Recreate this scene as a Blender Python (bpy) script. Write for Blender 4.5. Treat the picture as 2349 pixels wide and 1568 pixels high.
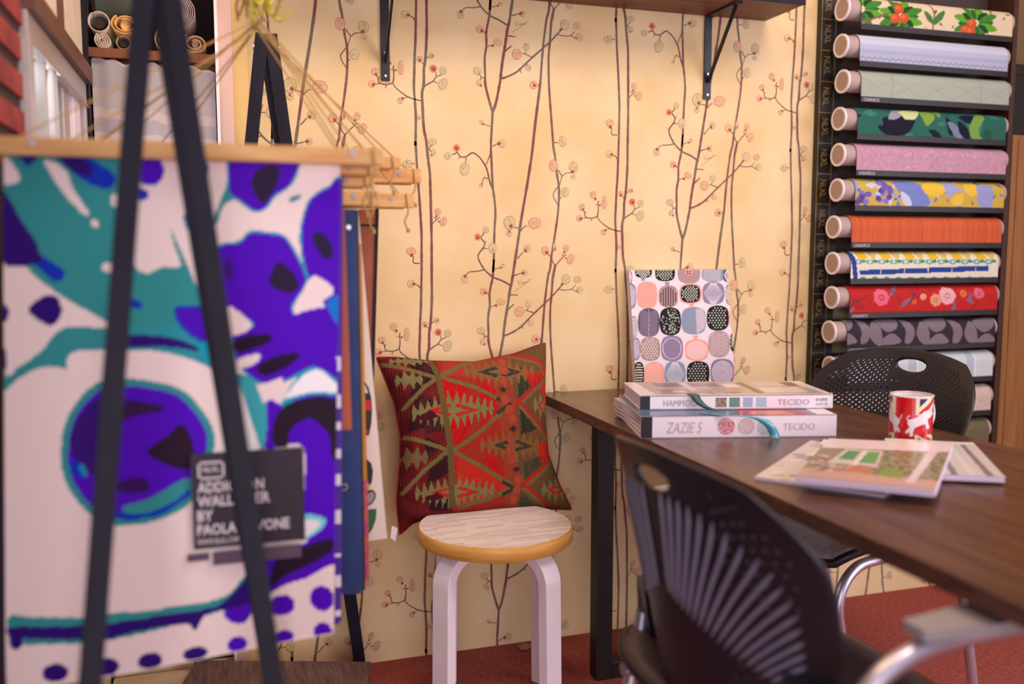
import bpy, math, random
import numpy as np
from mathutils import Vector, Matrix
for o in list(bpy.data.objects): bpy.data.objects.remove(o)
S = bpy.context.scene; COL = S.collection
random.seed(7); RNG = np.random.default_rng(7)

# ------------------------------------------------------------------ camera
FPX, HORIZON, VPX, CAMH, CAMY = 2090., 575., 498., 1.115, -2.38335
PITCH = math.atan((784-HORIZON)/FPX); YAW = math.atan((1174.5-VPX)/math.hypot(FPX, 784-HORIZON))
cd = bpy.data.cameras.new('camera'); cam = bpy.data.objects.new('camera', cd); COL.objects.link(cam)
cam.location = (0, CAMY, CAMH); cam.rotation_euler = (math.pi/2-PITCH, 0, -YAW)
cd.sensor_width = 36; cd.lens = FPX/2349*36; cd.clip_start = .05
cd.dof.use_dof = True; cd.dof.focus_distance = 2.25; cd.dof.aperture_fstop = 1.6
S.camera = cam
# ------------------------------------------------------------------ world, lights, exposure
S.view_settings.view_transform = 'Standard'; S.view_settings.look = 'None'
S.view_settings.gamma = 1; S.view_settings.use_curve_mapping = False; S.view_settings.exposure = 0.0
wd = bpy.data.worlds.new('world'); S.world = wd; wd.use_nodes = True
wd.node_tree.nodes['Background'].inputs[0].default_value = (.88, .80, .86, 1)
wd.node_tree.nodes['Background'].inputs[1].default_value = .66
def area(name, loc, target, size, energy, color):
    l = bpy.data.lights.new(name, 'AREA'); l.shape = 'RECTANGLE'; l.size, l.size_y = size; l.energy = energy; l.color = color
    o = bpy.data.objects.new(name, l); COL.objects.link(o); o.location = loc
    o.rotation_euler = (Vector(target)-Vector(loc)).to_track_quat('-Z', 'Y').to_euler(); return o
area('window_daylight', (3.6, -3.2, 1.5), (.9, -.3, .8), (2.0, 1.8), 60, (.97, .92, 1.0))      # big shop window behind and right
area('ceiling_lamp', (1.5, -1.7, 2.75), (1.4, -.6, 0), (.7, .7), 27, (1.0, .88, .74))
area('warm_ceiling_lamp', (.35, -1.0, 2.65), (.3, -.2, 1.2), (.3, .3), 11, (1.0, .68, .36))
area('low_fill_light', (-.2, -4.3, .95), (.9, -.4, .45), (1.6, 1.6), 44, (1.0, .94, 1.0))  # added fill from an unseen source, lifts under-table, stool legs and ribs
area('garden_window_daylight', (-.31, -.36, 1.1), (1, -.6, .9), (.6, .7), 4, (.85, .92, 1.0))

# ------------------------------------------------------------------ pixel <-> place on a real plane
_f = np.array([math.sin(YAW)*math.cos(PITCH), math.cos(YAW)*math.cos(PITCH), -math.sin(PITCH)])
_r = np.array([math.cos(YAW), -math.sin(YAW), 0.]); _u = np.cross(_r, _f); _C = np.array([0, CAMY, CAMH])
def _ray(x, y): return (x-1174.5)/FPX*_r+(784-y)/FPX*_u+_f
def onY(x, y, Y=0.): d = _ray(x, y); return Vector(_C+(Y-_C[1])/d[1]*d)
def onZ(x, y, Z=0.): d = _ray(x, y); return Vector(_C+(Z-_C[2])/d[2]*d)
def onX(x, y, X=0.): d = _ray(x, y); return Vector(_C+(X-_C[0])/d[0]*d)
def onP(x, y, p0, n): d = _ray(x, y); n = np.array(n); return Vector(_C+((np.array(p0)-_C)@n)/(d@n)*d)

# ------------------------------------------------------------------ materials
def lin(c):
    c = np.asarray(c, float)/255.; return np.where(c <= .04045, c/12.92, ((c+.055)/1.055)**2.4)
def rgba(c): return (*[float(v) for v in lin(c)], 1.)
MC = {}
def mat(name, c=(128,128,128), rough=.6, metal=0., c2=None, scale=20., stretch=(1,1,1), bump=0., bscale=200., coat=0., emit=0., detail=4., attr=False, spec=.5, trans=0., alpha=1., ramp=(.35,.65)):
    if name in MC: return MC[name]
    m = bpy.data.materials.new(name); m.use_nodes = True; nt = m.node_tree; b = nt.nodes['Principled BSDF']
    b.inputs['Roughness'].default_value = rough; b.inputs['Metallic'].default_value = metal
    b.inputs['Specular IOR Level'].default_value = spec; b.inputs['Coat Weight'].default_value = coat; b.inputs['Coat Roughness'].default_value = .15
    b.inputs['Transmission Weight'].default_value = trans; b.inputs['Alpha'].default_value = alpha
    b.inputs['Base Color'].default_value = rgba(c)
    tc = nt.nodes.new('ShaderNodeTexCoord'); mp = nt.nodes.new('ShaderNodeMapping'); nt.links.new(tc.outputs['Object'], mp.inputs[0])
    mp.inputs['Scale'].default_value = stretch
    if attr:
        a = nt.nodes.new('ShaderNodeAttribute'); a.attribute_name = 'Col'; nt.links.new(a.outputs['Color'], b.inputs['Base Color'])
    elif c2 is not None:
        n = nt.nodes.new('ShaderNodeTexNoise'); n.inputs['Scale'].default_value = scale; n.inputs['Detail'].default_value = detail
        nt.links.new(mp.outputs[0], n.inputs['Vector'])
        r = nt.nodes.new('ShaderNodeValToRGB'); r.color_ramp.elements[0].color = rgba(c); r.color_ramp.elements[1].color = rgba(c2)
        r.color_ramp.elements[0].position, r.color_ramp.elements[1].position = ramp
        nt.links.new(n.outputs['Fac'], r.inputs[0]); nt.links.new(r.outputs[0], b.inputs['Base Color'])
    if bump:
        n2 = nt.nodes.new('ShaderNodeTexNoise'); n2.inputs['Scale'].default_value = bscale; n2.inputs['Detail'].default_value = 3
        nt.links.new(mp.outputs[0], n2.inputs['Vector'])
        bp = nt.nodes.new('ShaderNodeBump'); bp.inputs['Strength'].default_value = bump; bp.inputs['Distance'].default_value = .004
        nt.links.new(n2.outputs['Fac'], bp.inputs['Height']); nt.links.new(bp.outputs[0], b.inputs['Normal'])
    if emit:
        b.inputs['Emission Color'].default_value = rgba(c); b.inputs['Emission Strength'].default_value = emit
    MC[name] = m; return m
PRINT = mat('printed_paper', rough=.7, attr=True, spec=.15)
PRINTG = mat('glossy_print', rough=.22, attr=True, spec=.5)
KILIM = mat('woven_wool', rough=.95, attr=True, spec=.1, bump=.5, bscale=420)
GLAZE = mat('glazed_ceramic', rough=.12, attr=True, coat=.5)
WHITEP = mat('white_paint', (246,232,242), .38, c2=(238,222,234), scale=9)
BLACKM = mat('black_steel', (22,17,22), .42, bump=.15, bscale=90)
BLACKW = mat('black_painted_wood', (26,23,36), .6, c2=(34,30,46), scale=12, stretch=(3,3,.4), spec=.2)
BLACKP = mat('black_plastic', (31,26,35), .38, bump=.08, bscale=300)
CHROME = mat('satin_chrome', (212,204,222), .36, .85)
PINE = mat('pine_wood', (222,172,112), .55, c2=(202,142,82), scale=6, stretch=(1.2,12,12), bump=.1)
BIRCH = mat('birch_ply', (222,165,84), .4, c2=(206,142,66), scale=5, stretch=(2,2,30))
TABLEW = mat('dark_walnut_laminate', (98,64,44), .26, c2=(72,45,34), scale=3.2, stretch=(14,1.2,14), bump=.06, bscale=60, detail=7)
TABLEE = mat('walnut_edge', (104,64,52), .5, c2=(70,42,36), scale=30, stretch=(1,1,8))
PAPERW = mat('white_paper', (240,228,240), .6)
TEXTK = mat('grey_ink', (150,135,150), .6)

# ------------------------------------------------------------------ object helpers
def put(o, parent=None):
    COL.objects.link(o)
    if parent is not None:
        o.parent = parent      # a part's own frame is the world frame, so is its sub-parts'
        o.location = -Vector(parent.location) if parent.parent is None else Vector((0,0,0))
    return o
def thing(name, label, cat, loc=(0,0,0), group=None):
    o = bpy.data.objects.new(name, None); COL.objects.link(o); o.location = loc; o.empty_display_size = .05
    return tag(o, label, cat, group)
def tag(o, label, cat, group=None):
    o['label'] = label; o['category'] = cat
    if group: o['group'] = group
    return o
class MB:
    """collects faces in world coordinates; build() links them as one mesh object"""
    def __init__(s): s.v = []; s.f = []; s.m = []; s.sm = []
    def add(s, vs, fs, mi=0, smooth=False):
        n = len(s.v); s.v += [tuple(v) for v in vs]; s.f += [tuple(n+i for i in f) for f in fs]; s.m += [mi]*len(fs); s.sm += [smooth]*len(fs); return s
    def box(s, c, d, R=None, mi=0):
        c = Vector(c); vs = []
        for x in (-.5,.5):
            for y in (-.5,.5):
                for z in (-.5,.5):
                    p = Vector((x*d[0], y*d[1], z*d[2])); vs.append(c+(R@p if R else p))
        return s.add(vs, [(0,1,3,2),(4,6,7,5),(0,4,5,1),(2,3,7,6),(0,2,6,4),(1,5,7,3)], mi)
    def mm(s, a, b, mi=0): a = Vector(a); b = Vector(b); return s.box((a+b)/2, b-a, None, mi)
    def prism(s, pts, off, mi=0, mside=None):
        """flat polygon pts extruded by vector off"""
        n = len(pts); off = Vector(off); vs = [Vector(p) for p in pts]+[Vector(p)+off for p in pts]
        s.add(vs, [tuple(range(n-1,-1,-1)), tuple(range(n, 2*n))], mi)
        return s.add(vs, [(i, (i+1) % n, n+(i+1) % n, n+i) for i in range(n)], mi if mside is None else mside)
    def beam(s, a, b, w, t, up=(0,0,1), mi=0):
        a = Vector(a); b = Vector(b); d = (b-a); L = d.length; x = d.normalized(); y = Vector(up).cross(x).normalized(); z = x.cross(y)
        R = Matrix((x, y, z)).transposed(); return s.box((a+b)/2, (L, w, t), R, mi)
    def tube(s, pts, r, n=10, mi=0, close=False, caps=True):
        P = [Vector(p) for p in pts]; m = len(P); rr = r if isinstance(r, (list, tuple)) else [r]*m; rings = []; nrm = None
        for i in range(m):
            t = ((P[(i+1) % m] if (i < m-1 or close) else P[i])-(P[i-1] if (i > 0 or close) else P[i])).normalized()
            if nrm is None:
                nrm = t.orthogonal().normalized()
            else:
                nrm = (nrm-t*nrm.dot(t)); nrm = nrm.normalized() if nrm.length > 1e-6 else t.orthogonal().normalized()
            b = t.cross(nrm); rings.append([P[i]+(nrm*math.cos(2*math.pi*k/n)+b*math.sin(2*math.pi*k/n))*rr[i] for k in range(n)])
        vs = [v for R in rings for v in R]; fs = []
        for i in range(m if close else m-1):
            j = (i+1) % m
            for k in range(n): fs.append((i*n+k, i*n+(k+1) % n, j*n+(k+1) % n, j*n+k))
        s.add(vs, fs, mi, True)
        if caps and not close: s.add(vs, [tuple(range(n-1,-1,-1)), tuple((m-1)*n+k for k in range(n))], mi)
        return s
    def cyl(s, a, b, r, n=24, mi=0): return s.tube([a, b], r, n, mi)
    def build(s, name, mats, parent=None, bevel=0., seg=2, sub=0, solid=0.):
        me = bpy.data.meshes.new(name); me.from_pydata(s.v, [], s.f)
        for m in (mats if isinstance(mats, (list, tuple)) else [mats]): me.materials.append(m)
        me.polygons.foreach_set('material_index', s.m); me.polygons.foreach_set('use_smooth', s.sm)
        me.validate(); me.update()
        o = bpy.data.objects.new(name, me); put(o, parent)
        if solid: md = o.modifiers.new('solid', 'SOLIDIFY'); md.thickness = solid; md.offset = 0
        if bevel:
            md = o.modifiers.new('bevel', 'BEVEL'); md.width = bevel; md.segments = seg; md.limit_method = 'ANGLE'; md.angle_limit = .7
        if sub: md = o.modifiers.new('sub', 'SUBSURF'); md.levels = md.render_levels = sub
        return o
def smooth_path(P, k=6):
    P = [Vector(p) for p in P]; out = []
    for i in range(len(P)-1):
        p0 = P[max(i-1,0)]; p1 = P[i]; p2 = P[i+1]; p3 = P[min(i+2, len(P)-1)]
        for j in range(k):
            t = j/k; out.append(.5*((2*p1)+(p2-p0)*t+(2*p0-5*p1+4*p2-p3)*t*t+(3*p1-p0-3*p2+p3)*t**3))
    return out+[P[-1]]
def text_obj(name, txt, origin, ux, uy, size, m, parent, width=None, bold=0., shear=0., depth=.0003, thin=False):
    """lettering: origin = left end of the baseline, ux/uy = unit vectors, size = capital height in metres"""
    cu = bpy.data.curves.new(name, 'FONT'); cu.body = txt; cu.size = size/.729*1.0; cu.extrude = 0; cu.offset = bold; cu.shear = shear; cu.resolution_u = 2
    tmp = bpy.data.objects.new('tmp', cu); COL.objects.link(tmp); bpy.context.view_layer.update()
    dg = bpy.context.evaluated_depsgraph_get(); me = bpy.data.meshes.new_from_object(tmp.evaluated_get(dg)); bpy.data.objects.remove(tmp)
    ux = Vector(ux).normalized(); uy = Vector(uy).normalized(); n = ux.cross(uy)
    xs = [v.co.x for v in me.vertices]; x0, x1 = min(xs), max(xs); sx = (width/(x1-x0)) if width else 1.
    for v in me.vertices: v.co = Vector(origin)+ux*((v.co.x-x0)*sx)+uy*v.co.y+n*depth
    me.materials.clear(); me.materials.append(m); me.name = name
    return put(bpy.data.objects.new(name, me), parent)

class Paint:
    """a printed design kept in the surface's own coordinates (metres); conv turns a measured photo point into them"""
    def __init__(s, a0, a1, b0, b1, res, base, conv=None):
        s.a0, s.b0, s.res = a0, b0, res; s.nx = int(round((a1-a0)/res))+1; s.ny = int(round((b1-b0)/res))+1
        s.c = np.empty((s.ny, s.nx, 3)); s.c[:] = lin(base)
        s.A, s.B = np.meshgrid(a0+np.arange(s.nx)*res, b0+np.arange(s.ny)*res); s.conv = conv or (lambda x, y: (x, y))
    def _p(s, pts): return np.array([s.conv(*p) for p in pts], float)
    def _box(s, P, m=0.):
        i0 = max(int((P[:,0].min()-m-s.a0)/s.res), 0); i1 = min(int((P[:,0].max()+m-s.a0)/s.res)+2, s.nx)
        j0 = max(int((P[:,1].min()-m-s.b0)/s.res), 0); j1 = min(int((P[:,1].max()+m-s.b0)/s.res)+2, s.ny)
        return (slice(j0, j1), slice(i0, i1)) if i1 > i0 and j1 > j0 else None
    def mask_poly(s, P, sl):
        A, B = s.A[sl], s.B[sl]; ins = np.zeros(A.shape, bool); n = len(P)
        for i in range(n):
            x1, y1 = P[i]; x2, y2 = P[(i+1) % n]
            if y1 == y2: continue
            ins ^= ((y1 > B) != (y2 > B)) & (A < (x2-x1)*(B-y1)/(y2-y1)+x1)
        return ins
    def poly(s, pts, col, raw=False, alpha=1.):
        P = np.array(pts, float) if raw else s._p(pts); sl = s._box(P)
        if sl is None: return s
        m = s.mask_poly(P, sl); s.c[sl][m] = s.c[sl][m]*(1-alpha)+lin(col)*alpha; return s
    def blob(s, pts, col, k=6, alpha=1.):
        P = s._p(pts); n = len(P); out = []
        for i in range(n):
            p0, p1, p2, p3 = P[i-1], P[i], P[(i+1) % n], P[(i+2) % n]
            for j in range(k):
                t = j/k; out.append(.5*((2*p1)+(p2-p0)*t+(2*p0-5*p1+4*p2-p3)*t*t+(3*p1-p0-3*p2+p3)*t**3))
        return s.poly(out, col, raw=True, alpha=alpha)
    def ell(s, x, y, rx, ry, col, rot=0., alpha=1.):
        c, q = math.cos(rot), math.sin(rot)
        return s.poly([(x+rx*math.cos(t)*c-ry*math.sin(t)*q, y+rx*math.cos(t)*q+ry*math.sin(t)*c) for t in np.linspace(0, 2*math.pi, 20)[:-1]], col, alpha=alpha)
    def line(s, pts, w, col, alpha=1.):
        P = [np.array(p, float) for p in pts]
        for a, b in zip(P[:-1], P[1:]):
            d = b-a; L = np.hypot(*d)
            if L < 1e-9: continue
            n = np.array([-d[1], d[0]])/L*w/2; e = d/L*w*.3
            s.poly([a-e+n, b+e+n, b+e-n, a-e-n], col, raw=True, alpha=alpha)
        return s
    def grid(s, fn):
        """mesh data: vertex positions from fn(A,B) -> (X,Y,Z)"""
        X, Y, Z = fn(s.A, s.B); co = np.stack([X, Y, Z], -1).reshape(-1, 3)
        i = np.arange(s.nx-1); j = np.arange(s.ny-1); I, J = np.meshgrid(i, j); q = (J*s.nx+I).ravel()
        return co, np.stack([q, q+1, q+1+s.nx, q+s.nx], -1)
    def build(s, name, fn, m, parent, solid=0., keep=None, flip=False, offset=-1.):
        co, fa = s.grid(fn)
        if keep is not None: fa = fa[keep(s.A[:-1,:-1]+s.res/2, s.B[:-1,:-1]+s.res/2).ravel()]
        if flip: fa = fa[:, ::-1]
        me = bpy.data.meshes.new(name); me.vertices.add(len(co)); me.vertices.foreach_set('co', co.ravel())
        me.loops.add(fa.size); me.loops.foreach_set('vertex_index', fa.ravel().astype(np.int32))
        me.polygons.add(len(fa)); me.polygons.foreach_set('loop_start', (np.arange(len(fa))*4).astype(np.int32))
        me.polygons.foreach_set('use_smooth', np.ones(len(fa), bool)); me.update(calc_edges=True); me.validate()
        at = me.color_attributes.new('Col', 'FLOAT_COLOR', 'POINT')
        cc = np.ones((len(co), 4), np.float32); cc[:, :3] = s.c.reshape(-1, 3); at.data.foreach_set('color', cc.ravel())
        me.materials.append(m); o = bpy.data.objects.new(name, me); put(o, parent)
        if solid: md = o.modifiers.new('solid', 'SOLIDIFY'); md.thickness = solid; md.offset = offset
        return o

# ================================================================== THE ROOM
ROOM_T = 2.9
flm = mat('rust_carpet', (174,92,82), .95, c2=(148,72,66), scale=90, bump=.8, bscale=350, spec=.1)
MB().mm((-.6,-4.2,-.05), (3.2,.7,0)).build('floor', flm)['kind'] = 'structure'
MB().mm((-.6,-3.0,ROOM_T), (3.2,.7,ROOM_T+.05)).build('ceiling', mat('ceiling_paint', (225,215,205), .9))['kind'] = 'structure'

# ---- back wall with its flowering-branch wallpaper; everything measured once in one tile and repeated as the paper repeats
WT, VT, SX = .5745, .6905, .0075      # step between strips, vertical repeat
wall = MB()
wall.mm((.05,0,0), (2.9,.12,ROOM_T))
Q = lambda k: {1: (lambda x, y: (840+x/4.481, y/4.481)), 2: (lambda x, y: (840+x/4.481, 300+y/4.481)), 3: (lambda x, y: (840+x/4.481, 550+y/4.481))}[k]
ELS = []      # (kind, points in wall x,z , width/size, material, layer)
def W(k, x, y): p = onY(*Q(k)(x, y)); return (p.x, p.z)
def stem(pts, w, taper=1., close=False):
    P = [W(*p) for p in pts]
    if close:      # one full repeat: the foot of the stem must meet the head of the next
        ex, ez = P[0][0]+SX-P[-1][0], P[0][1]-VT-P[-1][1]; n = len(P)-1; P = [(x+ex*i/n, z+ez*i/n) for i, (x, z) in enumerate(P)]
    ELS.append(('s', [tuple(v)[:2] for v in smooth_path([(a, b, 0) for a, b in P], 5)], w/4.481/870, taper))
def br(k, pts, w=13): stem([(k, x, y) for x, y in pts], w, .65)
def fl(k, x, y, rx, ry=None, kind='g', rot=0.): ELS.append(('f', W(k, x, y), rx/4.481/870, (ry or rx)/4.481/870, kind, rot))
def red(k, x, y, r=14): fl(k, x, y, r*.95, r, 'r')
stem([(1,512,90),(1,508,300),(1,505,450),(1,497,600),(1,492,800),(1,488,950),(1,500,1130),(1,507,1300),(1,503,1568),(2,503,200),(2,512,380),(2,525,600),(2,540,800),(2,552,1000),(2,562,1200),(2,562,1350),(3,562,330),(3,562,420),(3,560,560)], 25, 1., True)
stem([(1,620,90),(1,622,320),(1,615,520),(1,607,640),(1,592,760),(1,592,850),(1,588,950),(1,572,1040),(1,578,1200),(1,590,1420),(2,612,200),(2,632,400),(2,650,560),(2,655,700),(2,660,900),(2,664,1100),(2,668,1300),(3,668,330),(3,668,450),(3,668,580)], 27, 1., True)
br(1,[(500,210),(480,180),(445,160)]); fl(1,400,150,40); red(1,430,155,16)
br(1,[(600,650),(568,642)],10); fl(1,550,605,30,kind='p'); red(1,552,622,14)
br(1,[(612,605),(650,580)],10); fl(1,672,575,28,kind='p'); red(1,682,575,9)
br(1,[(592,890),(640,860),(690,830),(720,790),(775,768)],16); br(1,[(720,790),(716,740)],10); br(1,[(692,838),(738,855)],10)
fl(1,690,705,40,kind='o'); red(1,693,710,17); fl(1,790,725,38,40); fl(1,788,865,45,60,rot=-.4)
br(1,[(578,1035),(520,1025),(430,995),(350,940),(295,890),(275,850)],15); br(1,[(275,850),(210,868),(150,858),(125,835),(122,800),(105,770)],14); br(1,[(275,850),(285,780),(280,700),(285,670)],14)
br(1,[(140,858),(85,866)],9); br(1,[(210,868),(198,905)],9); br(1,[(283,715),(250,715)],8); br(1,[(283,722),(305,722)],8); br(1,[(125,800),(140,790)],8)
fl(1,88,735,36,kind='p'); red(1,100,762,13); fl(1,58,862,36,kind='p'); red(1,75,868,15); fl(1,355,695,29,72,kind='p'); fl(1,215,600,38,kind='p'); red(1,245,650,14); red(1,303,722,10)
br(1,[(430,995),(385,1008)],9); red(1,372,1012,14); fl(1,350,1032,28,34,rot=.4)
fl(1,545,1205,22,24)
br(2,[(620,185),(650,185),(655,160),(682,153)],10); br(2,[(650,185),(666,215),(672,245)],9); fl(2,680,112,45,36,'g'); fl(2,690,223,26,32); red(2,672,250,9)
br(2,[(500,340),(462,330)],10); fl(2,422,340,50,42,'v')
br(2,[(678,955),(720,915),(760,885)],11); br(2,[(720,908),(690,882)],8); fl(2,735,830,34,38,'p'); red(2,722,878,11); fl(2,795,930,36,52,'p',-.4); red(2,748,930,9)
br(2,[(550,1360),(500,1360),(480,1335),(488,1300),(470,1280)],12); fl(2,462,1235,50,40,'p'); red(2,466,1275,17)
# branching group
stem([(1,1930,90),(1,1905,200),(1,1890,400),(1,1875,600),(1,1878,850),(1,1890,1050),(1,1905,1250),(1,1920,1450),(2,1925,170),(2,1945,290),(2,1960,440),(2,1980,570),(2,1980,700),(2,1970,850),(2,1950,1000),(2,1930,1130),(2,1905,1280),(2,1890,1420),(3,1870,370),(3,1840,600),(3,1822,800),(3,1808,1000)], 24)
stem([(1,1790,850),(1,1765,1050),(1,1740,1250),(1,1718,1450),(2,1705,224),(2,1690,330),(2,1650,580),(2,1600,870),(2,1580,1000),(2,1550,1200),(2,1520,1400),(3,1497,430),(3,1480,500),(3,1465,600),(3,1450,700),(3,1430,820),(3,1410,980)], 29)
stem([(1,1385,790),(1,1365,900),(1,1335,1050),(1,1302,1150)], 29)
stem([(1,1300,1130),(1,1292,1300),(1,1283,1450),(1,1283,1568),(2,1290,350),(2,1300,560),(2,1320,720),(2,1328,850),(2,1320,1000),(2,1315,1150),(2,1312,1300),(2,1305,1450),(3,1312,200),(3,1300,380),(3,1280,480),(3,1268,560),(3,1270,680),(3,1253,800),(3,1258,980)], 24)
stem([(1,1220,790),(1,1225,870),(1,1250,980),(1,1280,1090),(1,1300,1150)], 26)
br(3,[(1482,465),(1400,420),(1310,385),(1240,330),(1200,280),(1160,210),(1153,150),(1200,85),(1218,30),(1180,-20),(1200,-55),(1215,-90)],19)
br(3,[(1200,87),(1252,87)],11); br(3,[(1212,40),(1234,12)],9)
fl(2,1232,1015,32,38); fl(2,1145,1090,34,38,'o'); red(2,1147,1095,15); fl(2,1300,1205,44,58)
br(3,[(1210,305),(1150,320),(1060,330),(1030,360)],13); fl(3,1012,400,38,44); red(3,1015,372,17)
br(3,[(1310,305),(1380,280)],9); fl(3,1408,262,22); red(3,1383,285,10)
br(3,[(1555,190),(1615,120)],14); fl(3,1655,90,42); red(3,1638,108,16)
br(3,[(1520,365),(1600,340)],13); fl(3,1628,338,32); red(3,1613,338,16)
br(3,[(1268,565),(1235,540)],11); fl(3,1205,527,38,kind='p'); red(3,1222,540,15)
br(3,[(1268,692),(1330,665)],10); fl(3,1385,635,48,36,'p',-.4); red(3,1335,672,14)
br(3,[(1478,562),(1560,567)],15); br(3,[(1452,720),(1520,658)],17)
br(3,[(1415,985),(1480,960),(1580,900),(1700,780),(1820,665),(1900,590),(1980,500),(2015,460)],22)
fl(3,2052,405,50,55); red(3,2014,455,14); br(3,[(1980,508),(2040,515),(2110,505),(2152,460)],11); br(3,[(2110,505),(2160,528)],9)
fl(3,2172,405,44,38,'p'); fl(3,2195,512,38,40); red(3,2165,525,9)
br(3,[(1725,748),(1660,725),(1665,695)],11); br(3,[(1660,725),(1630,722)],10); fl(3,1575,735,55,kind='p'); fl(3,1668,655,36,38)
br(3,[(1662,818),(1685,830)],9); fl(3,1690,855,32); br(3,[(1605,880),(1615,912)],12)
br(3,[(1252,985),(1220,992),(1207,965),(1188,972)],10); br(3,[(1220,992),(1210,1020),(1216,1060)],10); fl(3,1180,930,45,38); fl(3,1195,1045,28,34); red(3,1216,1070,11)
br(3,[(1805,1010),(1760,1025)],10); fl(3,1740,1018,44,kind='p'); red(3,1748,1022,16)
br(1,[(1280,1300),(1215,1275)],9); fl(1,1185,1255,22,24); red(1,1203,1275,11)
br(2,[(1298,158),(1350,132)],12); fl(2,1400,130,44); red(2,1362,130,18)
br(2,[(1302,605),(1270,520),(1245,410),(1225,360),(1180,290),(1140,250),(1090,225),(1030,262),(970,265),(935,220),(915,235),(883,243)],17)
br(2,[(970,265),(945,290)],9); br(2,[(1030,262),(1020,328)],12); br(2,[(1275,240),(1232,350)],13)
fl(2,930,175,38,kind='o'); red(2,927,180,16); fl(2,838,257,36); fl(2,1012,390,50,68,rot=-.3)
br(2,[(1252,495),(1212,480),(1190,540)],10); fl(2,1180,560,20); red(2,1187,545,8)
br(2,[(1578,998),(1510,990)],12); fl(2,1472,945,64,75); fl(2,1470,1052,32,34); red(2,1487,978,20); red(2,1468,1036,11)
br(2,[(1588,1028),(1625,985),(1655,975)],12); fl(2,1733,948,72,62,'p')
fl(2,1925,355,50,64,'p'); br(2,[(1972,400),(2015,460),(2050,435),(2110,430)],12); fl(2,2130,372,52,60); fl(2,2130,470,30,26); red(2,2120,418,17); br(2,[(2015,460),(1988,555)],11)
br(2,[(1972,575),(1925,640),(1930,690),(1972,765)],12); fl(2,2045,630,44,54); red(2,2000,685,8)
br(2,[(1925,118),(1975,122)],11); fl(2,2020,105,44,58,'v')
br(2,[(1895,1290),(1860,1255)],11); fl(2,1840,1230,44,48,'p'); red(2,1855,1250,17); fl(2,1935,1195,22,48,'p'); red(2,1940,1215,9)
br(2,[(1905,1290),(1915,1340),(1948,1375),(2000,1320),(2055,1268)],13); br(2,[(1948,1375),(1930,1500)],16); br(2,[(2030,1290),(2010,1262)],8)
fl(2,2055,1205,33,38,'p'); red(2,2035,1245,12); fl(2,2100,1318,40,58,'p',-.5); red(2,2052,1308,9)
# the designer's signature: a thin scribble and an underline
for pts in ([(1560,410),(1572,462),(1592,400)],[(1598,440),(1602,456),(1612,432),(1618,450),(1630,430),(1636,446),(1648,426),(1656,438),(1668,412),(1700,404)],[(1525,528),(1600,475),(1690,403)]):
    stem([(3,x,y) for x, y in pts], 3.2, .7)
MI = {'g': (4,5), 'p': (2,3), 'r': (6,6), 'o': (7,2), 'v': (4,5)}
def wallput(x, z, d): return (x, -.0004*d, max(z, 0.))
def draw_tile(dx, dz, seed):
    rg = random.Random(99)
    lay = 0
    for e in ELS:
        lay += 1
        if e[0] == 's':
            P = [(a+dx, b+dz) for a, b in e[1]]
            if max(p[0] for p in P) < .05 or min(p[0] for p in P) > 2.38 or max(p[1] for p in P) < 0 or min(p[1] for p in P) > 2.3: continue
            if min(p[0] for p in P) < .055: continue
            n = len(P); L = []; R_ = []
            for i in range(n):
                a = P[max(i-1,0)]; b = P[min(i+1,n-1)]; tx, tz = b[0]-a[0], b[1]-a[1]; l = math.hypot(tx, tz) or 1
                w = e[2]/2*(1+(e[3]-1)*i/(n-1))*(1+.16*rg.uniform(-1,1)); L.append(wallput(P[i][0]-tz/l*w, P[i][1]+tx/l*w, 1+(lay % 9)*.08+(seed % 2)*.04)); R_.append(wallput(P[i][0]+tz/l*w, P[i][1]-tx/l*w, 1+(lay % 9)*.08+(seed % 2)*.04))
            wall.add(L+R_, [(i, i+1, n+i+1, n+i) for i in range(n-1)], 1)
        else:
            (x, z), rx, ry, kind, rot = e[1:]; x += dx; z += dz; ms = MI[kind]
            if x < .07 or x > 2.38 or z < .02 or z > 2.3: continue
            N = 15; ph = rg.uniform(0, 6); c, q = math.cos(rot), math.sin(rot); wob = .22 if kind == 'v' else (.07 if kind != 'r' else .12)
            rad = [1+wob*math.sin(3*t+ph)*.6+wob*rg.uniform(-.7,.7) for t in range(N)]
            def ring(s, d): return [wallput(x+(rx*s*rad[i]*math.cos(2*math.pi*i/N))*c-(ry*s*rad[i]*math.sin(2*math.pi*i/N))*q, z+(rx*s*rad[i]*math.cos(2*math.pi*i/N))*q+(ry*s*rad[i]*math.sin(2*math.pi*i/N))*c, d) for i in range(N)]
            if kind == 'r': wall.add(ring(1, 4), [tuple(range(N))], 6); continue
            wall.add(ring(1, 2+(seed % 2)*.05), [tuple(range(N))], ms[1]); wall.add(ring(.90, 2.4), [tuple(range(N))], ms[0])
            for k in range(4 if kind != 'v' else 7):       # petal folds
                t = rg.uniform(0, 6.3); r1 = rg.uniform(.05,.35); r2 = rg.uniform(.6,.88); t2 = t+rg.uniform(-.9,.9); w = .0007
                a = (x+rx*r1*math.cos(t), z+ry*r1*math.sin(t)); b = (x+rx*r2*math.cos(t2), z+ry*r2*math.sin(t2)); l = math.hypot(b[0]-a[0], b[1]-a[1]) or 1; nx, nz = -(b[1]-a[1])/l*w, (b[0]-a[0])/l*w
                wall.add([wallput(a[0]-nx,a[1]-nz,2.8), wallput(b[0]-nx*.5,b[1]-nz*.5,2.8), wallput(b[0]+nx*.5,b[1]+nz*.5,2.8), wallput(a[0]+nx,a[1]+nz,2.8)], [(0,1,2,3)], ms[1])
for n in range(-2, 4):
    for m in range(-4, 5): draw_tile(n*WT-m*SX, -n*.335+m*VT, n*7+m)
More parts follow.
